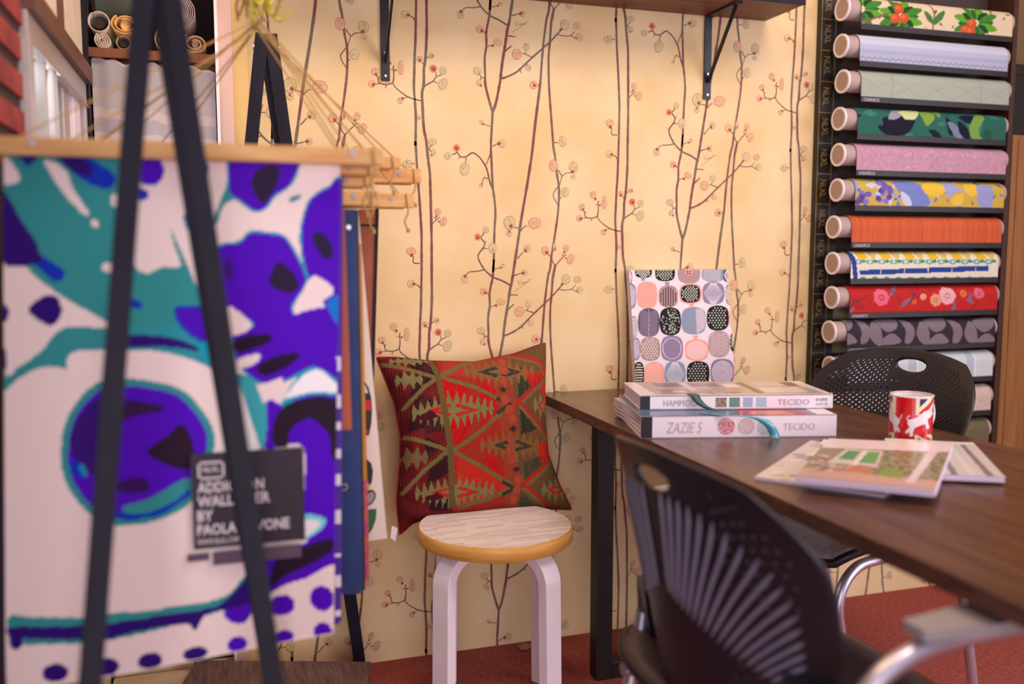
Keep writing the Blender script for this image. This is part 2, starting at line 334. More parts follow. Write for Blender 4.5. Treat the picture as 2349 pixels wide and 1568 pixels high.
wm = wall.build('wall_back', [mat('ochre_wallpaper', (219,187,138), .75, c2=(230,202,162), scale=4.5, bump=.05, bscale=30, spec=.25),
    mat('wallpaper_stem', (122,66,72), .8, c2=(116,98,84), scale=9, ramp=(.45,.55)), mat('petal_rose', (216,168,132), .8), mat('petal_rose_edge', (184,130,104), .8),
    mat('petal_grey', (206,182,140), .8), mat('petal_grey_edge', (158,142,110), .8), mat('petal_red', (176,52,48), .8), mat('petal_coral', (205,108,92), .8)])
wm['kind'] = 'structure'
# wall right of and behind the rack, plain
MB().mm((2.9,-1.1,0), (3.0,.12,ROOM_T)).build('wall_right', mat('tan_plaster', (150,118,84), .9))['kind'] = 'structure'

# ---- left wall: brick pier, sliding window, upper plaster
XL = -.283
lw = MB(); lw.mm((XL-.12,-.72,1.535), (XL,0,ROOM_T)); lw.mm((XL-.12,-.72,0), (XL,0,.9))
lw.build('wall_left', mat('cream_plaster', (226,210,190), .85, c2=(216,198,176), scale=14))['kind'] = 'structure'
bk = MB(); zz = 1.229; bk.mm((XL-.12,-.99,1.2), (XL-.006,-.722,ROOM_T), 1)
while zz < 2.2:
    bk.mm((XL-.008,-.99,zz+.008), (XL-.001,-.722,zz+.045), 0); zz += .0585
bk.build('wall_left_brick', [mat('red_brick', (158,60,58), .8, c2=(118,40,46), scale=16, bump=.2), mat('dark_mortar', (58,38,44), .9)])['kind'] = 'structure'
MB().mm((XL-.18,-1.95,0), (XL-.05,-.992,ROOM_T)).mm((XL-.12,-.992,0), (XL-.01,-.722,1.199)).build('wall_left_pier', mat('dark_pier', (52,34,48), .9))['kind'] = 'structure'
tr = MB(); tr.mm((XL,-.72,1.50), (XL+.018,-.002,1.538)); tr.build('trim_1', mat('brown_trim', (112,74,58), .5, c2=(96,60,48), scale=8))['kind'] = 'structure'
MB().mm((XL,-.370,1.54), (XL+.010,-.350,2.3)).build('trim_2', MC['brown_trim'])['kind'] = 'structure'
wn = bpy.data.objects.new('window_1', None); COL.objects.link(wn); wn.location = (XL,-.36,.9); wn['kind'] = 'structure'
ALU = mat('aluminium', (196,186,184), .38, .6)
fr = MB(); fr.mm((XL-.05,-.72,1.455), (XL+.006,-.03,1.499)); fr.mm((XL-.05,-.72,.9), (XL+.006,-.03,.94)); fr.mm((XL-.05,-.06,.94), (XL+.006,-.03,1.455)); fr.mm((XL-.05,-.745,.94), (XL+.012,-.715,1.455))
fr.mm((XL-.006,-.72,1.444), (XL+.012,-.03,1.4465)); fr.build('window_frame', ALU, wn, bevel=.002)
for a, b, d in ((-.565,-.548,.0), (-.50,-.462,.004), (-.356,-.338,-.012), (-.31,-.235,-.008), (-.2,-.10,-.004)):
    MB().mm((XL-.04+d,a,.94), (XL+.004+d,b,1.45)).build('sash_stile', ALU if b < -.12 else WHITEP, wn, bevel=.002)
pane = mat('frosted_daylit_glass', (205,222,228), .35, emit=.62)
MB().mm((XL-.03,-.715,.94), (XL-.024,-.50,1.452)).build('window_pane', pane, wn); MB().mm((XL-.036,-.47,.94), (XL-.030,-.235,1.452)).build('window_pane', pane, wn)
# ---- alcove at the corner: jamb, back, sides
XA = .014
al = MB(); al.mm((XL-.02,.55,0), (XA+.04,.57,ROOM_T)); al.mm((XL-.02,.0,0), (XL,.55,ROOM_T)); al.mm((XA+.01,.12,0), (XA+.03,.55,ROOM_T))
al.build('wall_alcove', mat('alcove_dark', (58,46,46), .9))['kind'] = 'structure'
jb = MB(); jb.mm((XA,-.012,0), (.05,.12,ROOM_T)); jb.build('trim_3', mat('painted_jamb', (218,182,172), .5))['kind'] = 'structure'
MB().mm((XA-.004,-.016,0), (XA+.003,.02,ROOM_T)).build('trim_4', mat('bright_edge', (250,240,245), .3, spec=.8))['kind'] = 'structure'
MB().mm((XL+.001,-.012,0), (XL+.009,.03,ROOM_T)).build('trim_5', BLACKW)['kind'] = 'structure'
MB().mm((.0505,-.004,0), (.085,.0,ROOM_T)).build('trim_6', mat('ochre_strip', (224,188,126), .8))['kind'] = 'structure'

# ================================================================== FURNITURE
# ---- table (top butts against the back wall; steel loop legs)
TX0, TX1, TZ = .848, 1.516, .72
tb = thing('work_table', 'long dark walnut table with black square-tube loop legs, standing end-on to the wallpapered wall', 'table', (1.18,-1.0,0))
MB().mm((TX0,-2.05,TZ-.026), (TX1,-.004,TZ), 0).build('tabletop', TABLEW, tb, bevel=.0015)
eb = MB(); eb.mm((TX0-.0012,-2.05,TZ-.0255), (TX0+.0002,-.004,TZ-.0008)); eb.build('edge_band', TABLEE, tb)
for Y in (-.265, -1.78):
    lg = MB(); w = .045
    lg.mm((.905,Y-w/2,0), (.905+w,Y+w/2,TZ-.0265)); lg.mm((TX1-.1,Y-w/2,0), (TX1-.1+w,Y+w/2,TZ-.0265)); lg.mm((.905+w,Y-w/2,0), (TX1-.1,Y+w/2,w)); lg.mm((.905+w,Y-w/2,TZ-.0265-w), (TX1-.1,Y+w/2,TZ-.0265))
    lg.build('loop_leg', BLACKM, tb, bevel=.002)

# ---- stool
SC = Vector((.617,-.337,0)); SR = .186; SH = .462
stl = thing('stool', 'round white bentwood stool with birch-edged seat, under the kilim cushion', 'stool', SC)
P = Paint(-.2,.2,-.2,.2,.002,(222,205,205))
rg = random.Random(3)
for k in range(26):
    b = -.19+k*.0150
    a = -.25+rg.uniform(0,.1)
    while a < .2:
        L = rg.uniform(.07,.12); col = rg.choice([(206,188,190),(214,196,198),(226,208,208),(198,180,184)]); P.poly([(a,b-.002),(a+L,b+.004),(a+L,b+.016),(a,b+.010)], col, raw=True, alpha=.8); a += L
a1 = -.32
def disc(A, B):
    r = np.maximum(np.abs(A), np.abs(B))/.2; t = np.arctan2(B, A); rr = r*(SR-.004)
    return SC.x+rr*np.cos(t+a1), SC.y+rr*np.sin(t+a1), SH+.0004+0*A
P2d = Paint(-.2,.2,-.2,.2,.002,(222,205,205)); 
# sample the printed laminate at the place each vertex lands
X_, Y_, _z = disc(P2d.A, P2d.B); ui = np.clip(((X_-SC.x+.2)/.002).astype(int),0,P.nx-1); vi = np.clip(((Y_-SC.y+.2)/.002).astype(int),0,P.ny-1); P2d.c = P.c[vi, ui]
seat = MB(); seat.tube([SC+Vector((0,0,SH-.034)), SC+Vector((0,0,SH-.031)), SC+Vector((0,0,SH-.003)), SC+Vector((0,0,SH))], [SR-.003,SR,SR,SR-.003], 72)
so = seat.build('seat', BIRCH, stl)
P2d.build('seat_laminate', disc, PRINT, so)
def stool_leg(ang):
    m = MB(); d = Vector((math.cos(ang), math.sin(ang), 0)); t = Vector((-d.y, d.x, 0)); Z = Vector((0,0,1)); th = .026; wd_ = .052
    R0 = .183; top = SH-.0345; rb = .075; path = [(0.05, top)]; inner = [(0.05, top-th)]
    for k in range(11):
        a = k/10*math.pi/2; path.append((R0-rb+rb*math.sin(a), top-rb+rb*math.cos(a))); inner.append((R0-rb+(rb-th)*math.sin(a), top-rb+(rb-th)*math.cos(a)))
    path.append((R0+.006, 0)); inner.append((R0+.006-th, 0)); pts = path+inner[::-1]
    n = len(path); vs = []
    for s in (-1, 1): vs += [SC+d*r+t*(wd_/2*s)+Z*z for r, z in path]; vs += [SC+d*r+t*(wd_/2*s)+Z*z for r, z in inner]
    fs = []
    for i in range(n-1):
        fs += [(i, i+1, n+i+1, n+i), (2*n+i, 3*n+i, 3*n+i+1, 2*n+i+1), (i, 2*n+i, 2*n+i+1, i+1), (n+i, n+i+1, 3*n+i+1, 3*n+i)]
    fs += [(0, n, 3*n, 2*n), (n-1, 3*n-1, 4*n-1, 2*n-1)]
    m.add(vs, fs, 0, False); return m
for a in (30, 120, 210, 300): stool_leg(math.radians(a)).build('leg', WHITEP, stl, bevel=.002)

# ---- shelf with brackets over the wall
sh = thing('wall_shelf', 'brown wooden wall shelf with black front edge high on the wallpapered wall', 'shelf', (.9,0,1.78))
MB().mm((-.0+.1,-.19,1.782), (1.545,-.001,1.812)).build('shelf_board', mat('shelf_wood', (124,66,44), .5, c2=(88,44,32), scale=4, stretch=(1.5,14,14)), sh, bevel=.001)
MB().mm((.1,-.194,1.780), (1.545,-.190,1.813)).build('front_edge', BLACKW, sh)
def bracket(x, zlow, label):
    t = thing('shelf_bracket', label, 'bracket', (x,0,zlow), 'black steel brackets under the wall shelf')
    b = MB(); b.mm((x-.0115,-.006,zlow), (x+.0115,-.001,1.7815)); b.mm((x-.0115,-.165,1.7755), (x+.0115,-.006,1.7815)); b.build('angle_iron', BLACKM, t, bevel=.001)
    b = MB(); b.beam((x,-.008,zlow+.048), (x,-.150,1.775), .012, .005, (1,0,0)); b.build('diagonal_brace', BLACKM, t)
    for z in (zlow+.012, zlow+.07): MB().cyl((x,-.0061,z), (x,-.0085,z), .0035, 10).build('screw', CHROME, t)
bracket(1.356, 1.549, 'black triangular shelf bracket near the right end of the shelf')
bracket(.425, 1.549, 'black triangular shelf bracket nearer the easels, left of the other')

# ---- chairs
RIBP = mat('lit_rib_plastic', (116,108,128), .36)  # same black plastic as the shell, lightened to carry bluish window light
def chair(name, label, origin, ang, ribs, arms=True, back_lift=0.):
    """local frame: x forward, y left, z up"""
    o = Vector(origin); c, s_ = math.cos(ang), math.sin(ang); X = Vector((c, s_, 0)); Y = Vector((-s_, c, 0)); Z = Vector((0,0,1))
    T = lambda x, y, z: o+X*x+Y*y+Z*z
    t = thing(name, label, 'chair', o)
    # back shell
    def bp(u, v):
        w = (.205+.047*min(v/.7,1)**.8)*(1-.30*max(0,(v-.76)/.24)**2.6)
        y = u*w; bow = (y/.24)**2
        return (-.205-.062*v+(.150-.080*v)*bow, y, .455+back_lift+.385*v-.035*bow*v)
    nu, nv = 60, 56; vs = []; fs = []; idx = {}
    def er(u, v): return math.hypot(u/.20, (v-.905)/(.026 if v > .905 else .058))      # half-moon grip opening
    gone = {(i, j) for i in range(nu) for j in range(nv) if er(-1+2*(i+.5)/nu, (j+.5)/nv) < 1.0}
    def P_(u, v):
        i, j = round((u+1)*nu/2), round(v*nv); nb = [(i-a, j-b) in gone for a in (0,1) for b in (0,1)]
        if any(nb) and not all(nb): r = er(u, v); u, v = u/r, .905+(v-.905)/r      # rim vertices lie on the opening's outline
        return T(*bp(u, v))
    for j in range(nv+1):
        for i in range(nu+1): idx[i, j] = len(vs); vs.append(P_(-1+2*i/nu, j/nv))
    def dot(i, j):
        u, v = -1+2*(i+.5)/nu, (j+.5)/nv
        if abs(u) < .11 or abs(u) > .87 or v < .16 or v > .93: return False
        if v > .78 and abs(u) < .28: return False
        if v > .86 and abs(u) > .72: return False
        if .50 < v < .56: return False
        return (i+j) % 2 == 0 if not ribs else ((i+2*j) % 5 == 0 and abs(u) > .5 and v > .2)
    for j in range(nv):
        for i in range(nu):
            u, v = -1+2*(i+.5)/nu, (j+.5)/nv
            if (i, j) in gone: continue
            q = [idx[i,j], idx[i+1,j], idx[i+1,j+1], idx[i,j+1]]
            if dot(i, j):
                r = .40; cu, cv = u, v; ring = []
                cor = [(-1,-1),(0,-1),(1,-1),(1,0),(1,1),(0,1),(-1,1),(-1,0)]
                for a, b in cor:
                    l = math.hypot(a, b); ring.append(len(vs)); vs.append(T(*bp(cu+a/l*r*2/nu, cv+b/l*r/nv)))
                # outer corners only, fan to octagon
                A_, B_, C_, D_ = q
                fs += [(A_,B_,ring[2],ring[1],ring[0]), (B_,C_,ring[4],ring[3],ring[2]), (C_,D_,ring[6],ring[5],ring[4]), (D_,A_,ring[0],ring[7],ring[6])]
            else: fs.append(tuple(q))
    m = MB(); m.add(vs, fs, 0, True); shell = m.build('backrest', BLACKP, t, solid=.006)
    if ribs:
        for sgn in (-1, 1):
            K = 18
            for k in range(K):
                q = k/(K-1); u0, v0 = .07+.68*q, .46-.20*q
                ua = float(np.interp(q, [0,.15,.32,.5,.68,.84,1], [.11,.31,.53,.75,.85,.87,.87])); va = float(np.interp(q, [0,.15,.32,.5,.68,.84,1], [.85,.85,.82,.74,.60,.46,.33])); pts = []
                for n in range(9):
                    f = n/8; x, y, z = bp(sgn*(u0+(ua-u0)*f), v0+(va-v0)*f); pts.append(T(x-.006, y, z))
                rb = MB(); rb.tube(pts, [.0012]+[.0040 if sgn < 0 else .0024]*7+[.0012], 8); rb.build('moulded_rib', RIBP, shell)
    # lower shell bracket
    for sgn in (-1, 1):
        lo = MB(); lo.prism([T(-.172,.190*sgn,.580+back_lift), T(-.158,.236*sgn,.56+back_lift), T(-.150,.240*sgn,.45), T(-.150,.190*sgn,.44)], X*.022)
        lo.build('back_bracket', BLACKP, t, bevel=.003)
    # seat: rounded pan with a waterfall front
    st = MB(); n = 22; vs = []; fs = []
    for j in range(n+1):
        for i in range(n+1):
            a, b = -1+2*i/n, -1+2*j/n
            k = 1/max(1e-6, (abs(a)**5+abs(b)**5)**.2)*max(abs(a), abs(b)) if (a or b) else 1
            x, y = a*k*.225, b*k*(.24-.012*a)
            z = .452+.018*(abs(b)**3)*(1-.6*max(a,0))-.030*max(0,a-.45)**2/.3-.008*(1-a*a)*(1-b*b)
            vs.append(T(x+.01, y, z))
    for j in range(n):
        for i in range(n): q = j*(n+1)+i; fs.append((q, q+1, q+n+2, q+n+1))
    st.add(vs, fs, 0, True); seat_o = st.build('seat', mat('seat_mesh_plastic' if ribs else 'seat_mesh_glare', (96,78,82) if ribs else (178,158,164), .33, c2=(80,66,68) if ribs else (158,138,144), scale=60, bump=.3, bscale=500), t, solid=.010)  # one seat plastic; the paler copy has glare put into its colour
    rim = MB(); ring = [vs[i] for i in range(n+1)]+[vs[j*(n+1)+n] for j in range(1, n+1)]+[vs[n*(n+1)+i] for i in range(n-1,-1,-1)]+[vs[j*(n+1)] for j in range(n-1,0,-1)]
    rim.tube([r-Z*.006 for r in ring], .011, 8, close=True); rim.build('seat_rim', BLACKP, seat_o)
    # chrome frame: a bent tube on each side
    for sgn in (-1, 1):
        yb = .222*sgn
        MB().tube(smooth_path([T(-.150,yb*1.02,.50+back_lift), T(-.165,yb*1.02,.41), T(-.205,yb*1.02,.24), T(-.25,yb*1.05,.008)], 6), .0125, 12).build('rear_leg', CHROME, t)
        MB().tube(smooth_path([T(-.20,yb*.9,.415), T(.06,yb*.93,.415), T(.165,yb*.97,.405), T(.215,yb*1.0,.34), T(.205,yb*1.02,.22), T(.235,yb*1.06,.008)], 7), .0125, 12).build('front_leg', CHROME, t)
        if arms:
            ya = .295*sgn; dx = .10 if sgn > 0 else 0.
            MB().tube(smooth_path([T(-.02+dx,yb*.92,.415), T(-.10+dx,ya*1.0,.425), T(-.165+dx,ya*1.07,.50), T(-.165+dx,ya*1.08,.60), T(-.08+dx,ya*1.08,.652), T(.07+dx*.3,ya*1.08,.660), T(.20,ya*1.06,.657)], 7), .0125, 12).build('arm_tube', CHROME, t)
            pd = MB(); pts = [(-.09,-.018),(.0,-.030),(.14,-.038),(.21,-.024),(.225,0),(.21,.024),(.14,.038),(.0,.030),(-.09,.018)]
            pd.prism([T(a, ya*1.08+b, .670) for a, b in pts], Z*.013); pd.build('arm_pad', mat('grey_arm_rubber', (150,140,142), .5), t, bevel=.006, seg=3)
    MB().tube([T(-.18,-.2,.412), T(-.18,.2,.412)], .010, 10).build('cross_bar', CHROME, t)
    return t
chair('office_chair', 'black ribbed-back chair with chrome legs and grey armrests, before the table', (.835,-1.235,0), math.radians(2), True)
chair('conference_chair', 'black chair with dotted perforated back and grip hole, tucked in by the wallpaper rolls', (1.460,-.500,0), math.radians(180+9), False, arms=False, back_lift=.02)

# ================================================================== PRINTS, ROLLS, BOOKS
# ---- cushion
CP = Vector((.62,-.14,.64)); cn = Vector((0,-.37,.13)).normalized()   # leaning plane
cx_ = Vector((1,0,0)); cy_ = cn.cross(cx_)*-1
if cy_.z < 0: cy_ = -cy_
def c_conv(x, y): d = onP(x, y, CP, cn)-CP; return (d.dot(cx_), d.dot(cy_))
K4 = lambda x, y: c_conv(750+x/2.613, 700+y/2.613)
P = Paint(-.30,.30,-.30,.30,.0017,(134,32,32), K4)
P.poly([(280,290),(620,290),(740,1240),(400,1400),(380,700)], (112,28,34))
P.poly([(330,420),(440,430),(540,1300),(430,1300)], (96,22,32))
for pts in ([(400,320),(625,330),(620,460),(520,420)],[(480,420),(610,470),(470,600),(560,560),(640,640),(560,760),(470,780)],[(540,620),(680,600),(690,760),(560,800)],[(560,800),(660,870),(560,960)],[(600,930),(690,900),(700,1010),(560,1120)],[(560,1110),(720,1120),(720,1230),(600,1240)]): P.poly(pts, (58,26,34))
P.poly([(640,320),(900,300),(1010,300),(1130,1220),(740,1240)], (168,48,38))
P.poly([(655,460),(760,480),(880,620),(760,850),(700,850)], (196,20,26))
P.poly([(870,440),(1040,600),(1040,640),(860,800),(930,900),(1090,1080),(960,1180),(900,900)], (196,20,26), alpha=.8)
P.poly([(740,900),(900,1000),(1080,1110),(760,1220)], (200,46,36))
P.poly([(690,320),(960,330),(1000,480),(900,470),(660,440)], (176,60,42))
P.poly([(940,300),(1060,300),(1150,1210),(1050,1220)], (158,66,46))
P.poly([(1060,290),(1320,220),(1480,1240),(1130,1220)], (112,82,52))
P.poly([(1100,380),(1290,470),(1105,610)], (52,62,50)); P.poly([(1110,640),(1220,760),(1120,800)], (46,58,50)); P.poly([(1140,960),(1200,930),(1310,900),(1150,1080)], (70,70,52)); P.poly([(1130,1120),(1230,1200),(1130,1220)], (66,74,54))
OL = (120,107,66); OLd = (104,90,54); GR = (130,126,82)
def saw(cx, cy, w, h, n, col, inner=None, tilt=0.):
    for sg in (-1, 1):
        pts = [(cx-w, cy)]
        for k in range(n):
            x0 = cx-w+2*w*(k+.0)/n; x1 = cx-w+2*w*(k+1.)/n; xm = (x0+x1)/2; f = 1-abs((xm-cx)/w); base = h*.42*f
            pts += [(x0+.1*(x1-x0), cy-sg*base), (xm+ (8 if xm > cx else -8), cy-sg*(base+h*.42+ h*.2*f)), (x1-.1*(x1-x0), cy-sg*base*1.)]
        pts.append((cx+w, cy)); P.poly([(x, y+(x-cx)*tilt) for x, y in pts], col)
    if inner:
        P.poly([(cx-w*.62, cy), (cx-.1*w, cy-h*.34), (cx, cy-h*.1), (cx+.1*w, cy-h*.34), (cx+w*.62, cy), (cx+.1*w, cy+h*.34), (cx, cy+h*.1), (cx-.1*w, cy+h*.34)], inner)
        P.poly([(cx-w*.36, cy), (cx, cy-h*.18), (cx+w*.36, cy), (cx, cy+h*.18)], col)
saw(720,655,240,120,12,GR,(190,44,40),-.05); saw(740,1130,235,105,12,GR,(196,44,40),-.03)
P.poly([(505,700),(590,650),(640,690),(560,720)], (80,24,36)); P.poly([(560,1160),(640,1130),(680,1160),(610,1180)], (80,24,36))
saw(1000,425,210,105,10,(138,100,60),(58,62,52),.02); saw(1075,860,200,105,10,(140,96,58),(58,64,52),0)
saw(1265,620,70,90,4,GR,(214,24,28)); saw(1355,1110,100,85,5,GR,(220,20,26)); P.poly([(1150,400),(1210,440),(1280,360),(1310,440),(1290,600),(1240,520),(1170,500)], (214,30,28), alpha=.75); P.poly([(1220,860),(1300,800),(1330,900),(1250,960)], (214,26,28), alpha=.8)
saw(470,470,80,70,4,GR); saw(490,930,90,80,4,(120,100,66)); saw(480,350,120,40,6,GR)
BAND = 26
def band(pts, col, w=None): P.line([K4(*p) for p in pts], (w or BAND)/2.613/ (960), col)
for pts in ([(290,355),(450,400),(610,455),(640,460)],[(640,460),(560,510),(440,640)],[(655,455),(850,520),(1040,615)],[(655,450),(800,370),(960,325)],[(450,805),(560,840),(690,890)],[(680,900),(560,1000),(440,1135)],[(715,895),(880,780),(1045,625)],[(715,890),(900,990),(1085,1095)],[(1085,1105),(930,1170),(770,1215)]): band(pts, OL)
band([(605,345),(645,480),(680,720),(705,900),(728,1210)], OLd, 38)
for pts in ([(980,585),(1055,620),(980,670)],[(1020,1070),(1095,1105),(1030,1140)]): band(pts, (58,58,48), 24)
for pts in ([(1105,610),(1200,520),(1290,440),(1240,360),(1050,305)],[(1105,615),(1210,720),(1330,850)],[(1150,1085),(1250,1000),(1345,900)],[(1150,1095),(1300,1205)]): band(pts, (188,40,38), 40); band([(x+4,y+14) for x,y in pts], OL, 20)
for k in range(16):     # the chain of salmon lozenges down the seam
    y = 300+k*58; x = 1000+ (y-300)*.125 + 18*math.sin(k*1.1); P.ell(x, y, 24, 26, (178,76,58), .3) if k % 4 else P.ell(x, y, 20, 16, (60,50,48))
for k in range(150):    # ribs of the weave, warp colour showing through
    x = 300+k*8; P.line([K4(x, 250), K4(x+110, 1300)], .0008, (90,40,36) if k % 2 else (170,90,60), alpha=.28)
P.c *= .80      # the wool is a deep, dull dye
# outline of the cushion, measured; corners pointed, sides drawn in
cor = [c_conv(864,820), c_conv(1250,787), c_conv(1311,1168), c_conv(917,1226)]
tops = [c_conv(*p) for p in ((864,820),(905,820),(990,829),(1090,831),(1180,812),(1225,795),(1250,787))]
bots = [c_conv(*p) for p in ((917,1226),(945,1200),(990,1183),(1060,1178),(1150,1166),(1250,1165),(1311,1168))]
lefs = [c_conv(*p) for p in ((864,820),(880,860),(905,925),(918,1000),(917,1060),(910,1150),(917,1226))]
rigs = [c_conv(*p) for p in ((1250,787),(1250,840),(1248,900),(1250,975),(1256,1040),(1282,1110),(1311,1168))]
def interp(L, t):
    q = np.linspace(0, 1, len(L)); L = np.array(L); return np.stack([np.interp(t, q, L[:,0]), np.interp(t, q, L[:,1])], -1)
NU = 200; uu, vv = np.meshgrid(np.linspace(0,1,NU+1), np.linspace(0,1,NU+1))
U_, V_ = uu[..., None], vv[..., None]; cor_ = [np.array(c_) for c_ in cor]
Pc = (1-V_)*interp(tops, uu)+V_*interp(bots, uu)+(1-U_)*interp(lefs, vv)+U_*interp(rigs, vv)-((1-U_)*(1-V_)*cor_[0]+U_*(1-V_)*cor_[1]+U_*V_*cor_[2]+(1-U_)*V_*cor_[3])
bulge = .072*np.clip(16*uu*(1-uu)*vv*(1-vv), 0, 1)**.42
bulge += .0022*np.sin(uu*23+vv*9)*np.clip(1-4*(uu-.5)**2,0,1)*np.clip(vv*(1-vv)*6,0,1)
def cush_mesh(name, sign, m, parent, painted):
    pos = np.array(CP)+Pc[..., :1]*np.array(cx_)+Pc[..., 1:]*np.array(cy_)+(sign*bulge)[..., None]*np.array(cn)
    me = bpy.data.meshes.new(name); n = NU+1; q = (np.arange(NU)[:, None]*n+np.arange(NU)[None]).ravel(); fa = np.stack([q, q+n, q+n+1, q+1], -1)
    if sign < 0: fa = fa[:, ::-1]
    me.from_pydata(pos.reshape(-1, 3).tolist(), [], fa.tolist()); me.polygons.foreach_set('use_smooth', [True]*len(me.polygons)); me.update()
    if painted:
        at = me.color_attributes.new('Col', 'FLOAT_COLOR', 'POINT'); i = np.clip(((Pc[...,0]-P.a0)/P.res).round().astype(int),0,P.nx-1); j = np.clip(((Pc[...,1]-P.b0)/P.res).round().astype(int),0,P.ny-1)
        cc = np.ones((n*n, 4), np.float32); cc[:, :3] = P.c[j, i].reshape(-1, 3); at.data.foreach_set('color', cc.ravel())
    me.materials.append(m); return put(bpy.data.objects.new(name, me), parent)
if cn.y > 0: cn = -cn
cu = thing('kilim_cushion', 'red and olive kilim cushion with sawtooth pattern leaning on the wall on the round stool', 'cushion', (.62,-.22,SH))
cush_mesh('front_cover', 1, KILIM, cu, True); cush_mesh('back_cover', -1, mat('red_wool', (140,32,34), .95, bump=.4, bscale=300), cu, False)
edge = [Pc[0,i] for i in range(0,NU,5)]+[Pc[i,NU] for i in range(0,NU,5)]+[Pc[NU,i] for i in range(NU,0,-5)]+[Pc[i,0] for i in range(NU,0,-5)]
e3 = [CP+cx_*float(a)+cy_*float(b) for a, b in edge]; MB().tube(e3, .003, 6, close=True).build('seam', MC['red_wool'], cu)
g = MB(); p0 = CP+cx_*cor[3][0]+cy_*cor[3][1]
g.prism([p0+Vector((-.020,-.004,.026)), p0+Vector((-.024,-.006,-.004)), p0+Vector((-.012,-.006,-.014)), p0+Vector((-.006,-.004,.018))], (0,.001,0)); g.build('care_label', PAPERW, cu)

# ---- fruit-print canvas leaning on the wall at the back of the table
fb = Vector((1.265,-.085,TZ+.001)); fn_up = Vector((0,.06,.337)).normalized(); fnn = fn_up.cross(Vector((1,0,0))).normalized()
if fnn.y > 0: fnn = -fnn
def f_conv(x, y): d = onP(1350+x/3.1367, 580+y/3.1367, fb, fnn)-fb; return (d.x, d.dot(fn_up))
P = Paint(-.158,.158,0,.345,.00095,(228,214,226), f_conv)
PK, BR, GY, BK, PL, BG = (236,160,150), (170,140,144), (138,146,172), (32,28,36), (142,124,158), (196,180,198)
def fruit(x, y, w, h, col, style):
    P.blob([(x-w,y),(x-w*.86,y-h*.72),(x-w*.35,y-h),(x+w*.35,y-h),(x+w*.86,y-h*.72),(x+w,y),(x+w*.86,y+h*.72),(x+w*.35,y+h),(x-w*.35,y+h),(x-w*.86,y+h*.72)], col)
    C = f_conv; lw_ = .0011
    if style == 'dots':
        for a in np.arange(-.8,.81,.27):
            for b in np.arange(-.82,.83,.2): 
                if a*a+b*b < .82: P.ell(x+a*w+(.12*w if int(round(b*5))%2 else 0), y+b*h, 4.2, 4.6, (232,236,214))
    if style == 'darkdots':
        for a in np.arange(-.75,.8,.25):
            for b in np.arange(-.8,.81,.22):
                if a*a+b*b < .8: P.ell(x+a*w, y+b*h+(8 if int(round(a*4))%2 else 0), 4.5, 9, (60,30,44))
    if style == 'dash':
        r_ = random.Random(5)
        for k in range(90):
            a, b = r_.uniform(-.85,.85), r_.uniform(-.88,.88)
            if a*a+b*b < .85: t = r_.uniform(0,3.14); P.line([C(x+a*w-6*math.cos(t), y+b*h-6*math.sin(t)), C(x+a*w+6*math.cos(t), y+b*h+6*math.sin(t))], .0012, (226,236,216))
    if style == 'rings':
        for q in (.86,.72,.58,.44,.3,.16): P.ell(x, y, w*q, h*q, (232,220,232)); P.ell(x, y, w*(q-.06), h*(q-.06), col)
    if style == 'lines':
        for a in np.arange(-.85,.86,.14): P.line([C(x+a*w*.25,y-h*.95), C(x+a*w,y), C(x+a*w*.25,y+h*.95)], lw_, (230,220,232))
    if style == 'waves':
        for b in np.arange(-.8,.81,.2): P.line([C(x+a*w, y+b*h+ (5 if k % 2 else -5)) for k, a in enumerate(np.arange(-.85,.86,.19))], lw_, (240,214,214))
    if style == 'chev':
        P.line([C(x,y-h*.95), C(x,y+h*.95)], .0014, (190,176,198))
        for b in np.arange(-.8,.9,.12):
            P.line([C(x,y+b*h+14), C(x-w*.8,y+b*h-12)], .0009, (186,172,196)); P.line([C(x,y+b*h+14), C(x+w*.8,y+b*h-12)], .0009, (186,172,196))
    if style == 'ring1': P.ell(x, y, w*.86, h*.86, (224,214,228)); P.ell(x, y, w*.80, h*.82, col)
    if style == 'grid':
        for b in np.arange(-.85,.86,.14): P.line([C(x-w*.8,y+b*h), C(x+w*.8,y+b*h)], .0008, (228,212,216))
        for a in np.arange(-.8,.81,.2): P.line([C(x+a*w,y-h*.8), C(x+a*w,y+h*.8)], .0008, (228,212,216))
for a in ((395,130,62,48,BK,'dots'),(550,140,72,62,BK,'dots'),(722,140,82,78,BR,''),(895,150,82,58,GY,'waves'),(1010,160,44,50,(90,76,104),'lines'),(285,175,30,50,BR,'lines'),
    (420,303,75,95,PK,''),(573,312,70,77,BR,'darkdots'),(733,293,82,72,PK,''),(898,290,80,78,PL,'lines'),(1022,295,38,78,BR,'dots'),(305,310,38,88,PL,'rings'),
    (433,500,78,100,(96,80,106),'chev'),(588,492,77,98,BK,'dash'),(756,487,90,96,GY,''),(930,468,80,88,BK,'dots'),(1045,468,36,72,PK,'waves'),(325,530,28,75,GY,'grid'),
    (443,690,73,84,BR,'dots'),(600,686,80,90,PL,'ring1'),(777,698,86,76,PK,'rings'),(938,655,77,92,BR,'grid'),(1065,640,48,74,BK,'dots'),(340,690,30,80,PL,'rings'),
    (362,880,38,95,BK,'dots'),(472,875,74,90,PK,'waves'),(622,875,77,96,GY,'lines'),(788,868,82,88,BK,'dots'),(962,860,86,98,PL,'rings'),(1085,840,40,92,PK,'')): fruit(*a)
fruit(733,293,70,62,BK,'dots'); P.poly([(700,130),(745,130),(720,145)], BK); P.poly([(770,405),(820,395),(845,470),(835,540),(780,580)], BG); P.ell(722,138,26,22,PK); 
for x, y, c in ((392,180,GY),(565,222,BR),(740,372,PK),(770,606,PK)): P.poly([(x-18,y-14),(x+18,y-14),(x+12,y+20),(x-12,y+20)], c)
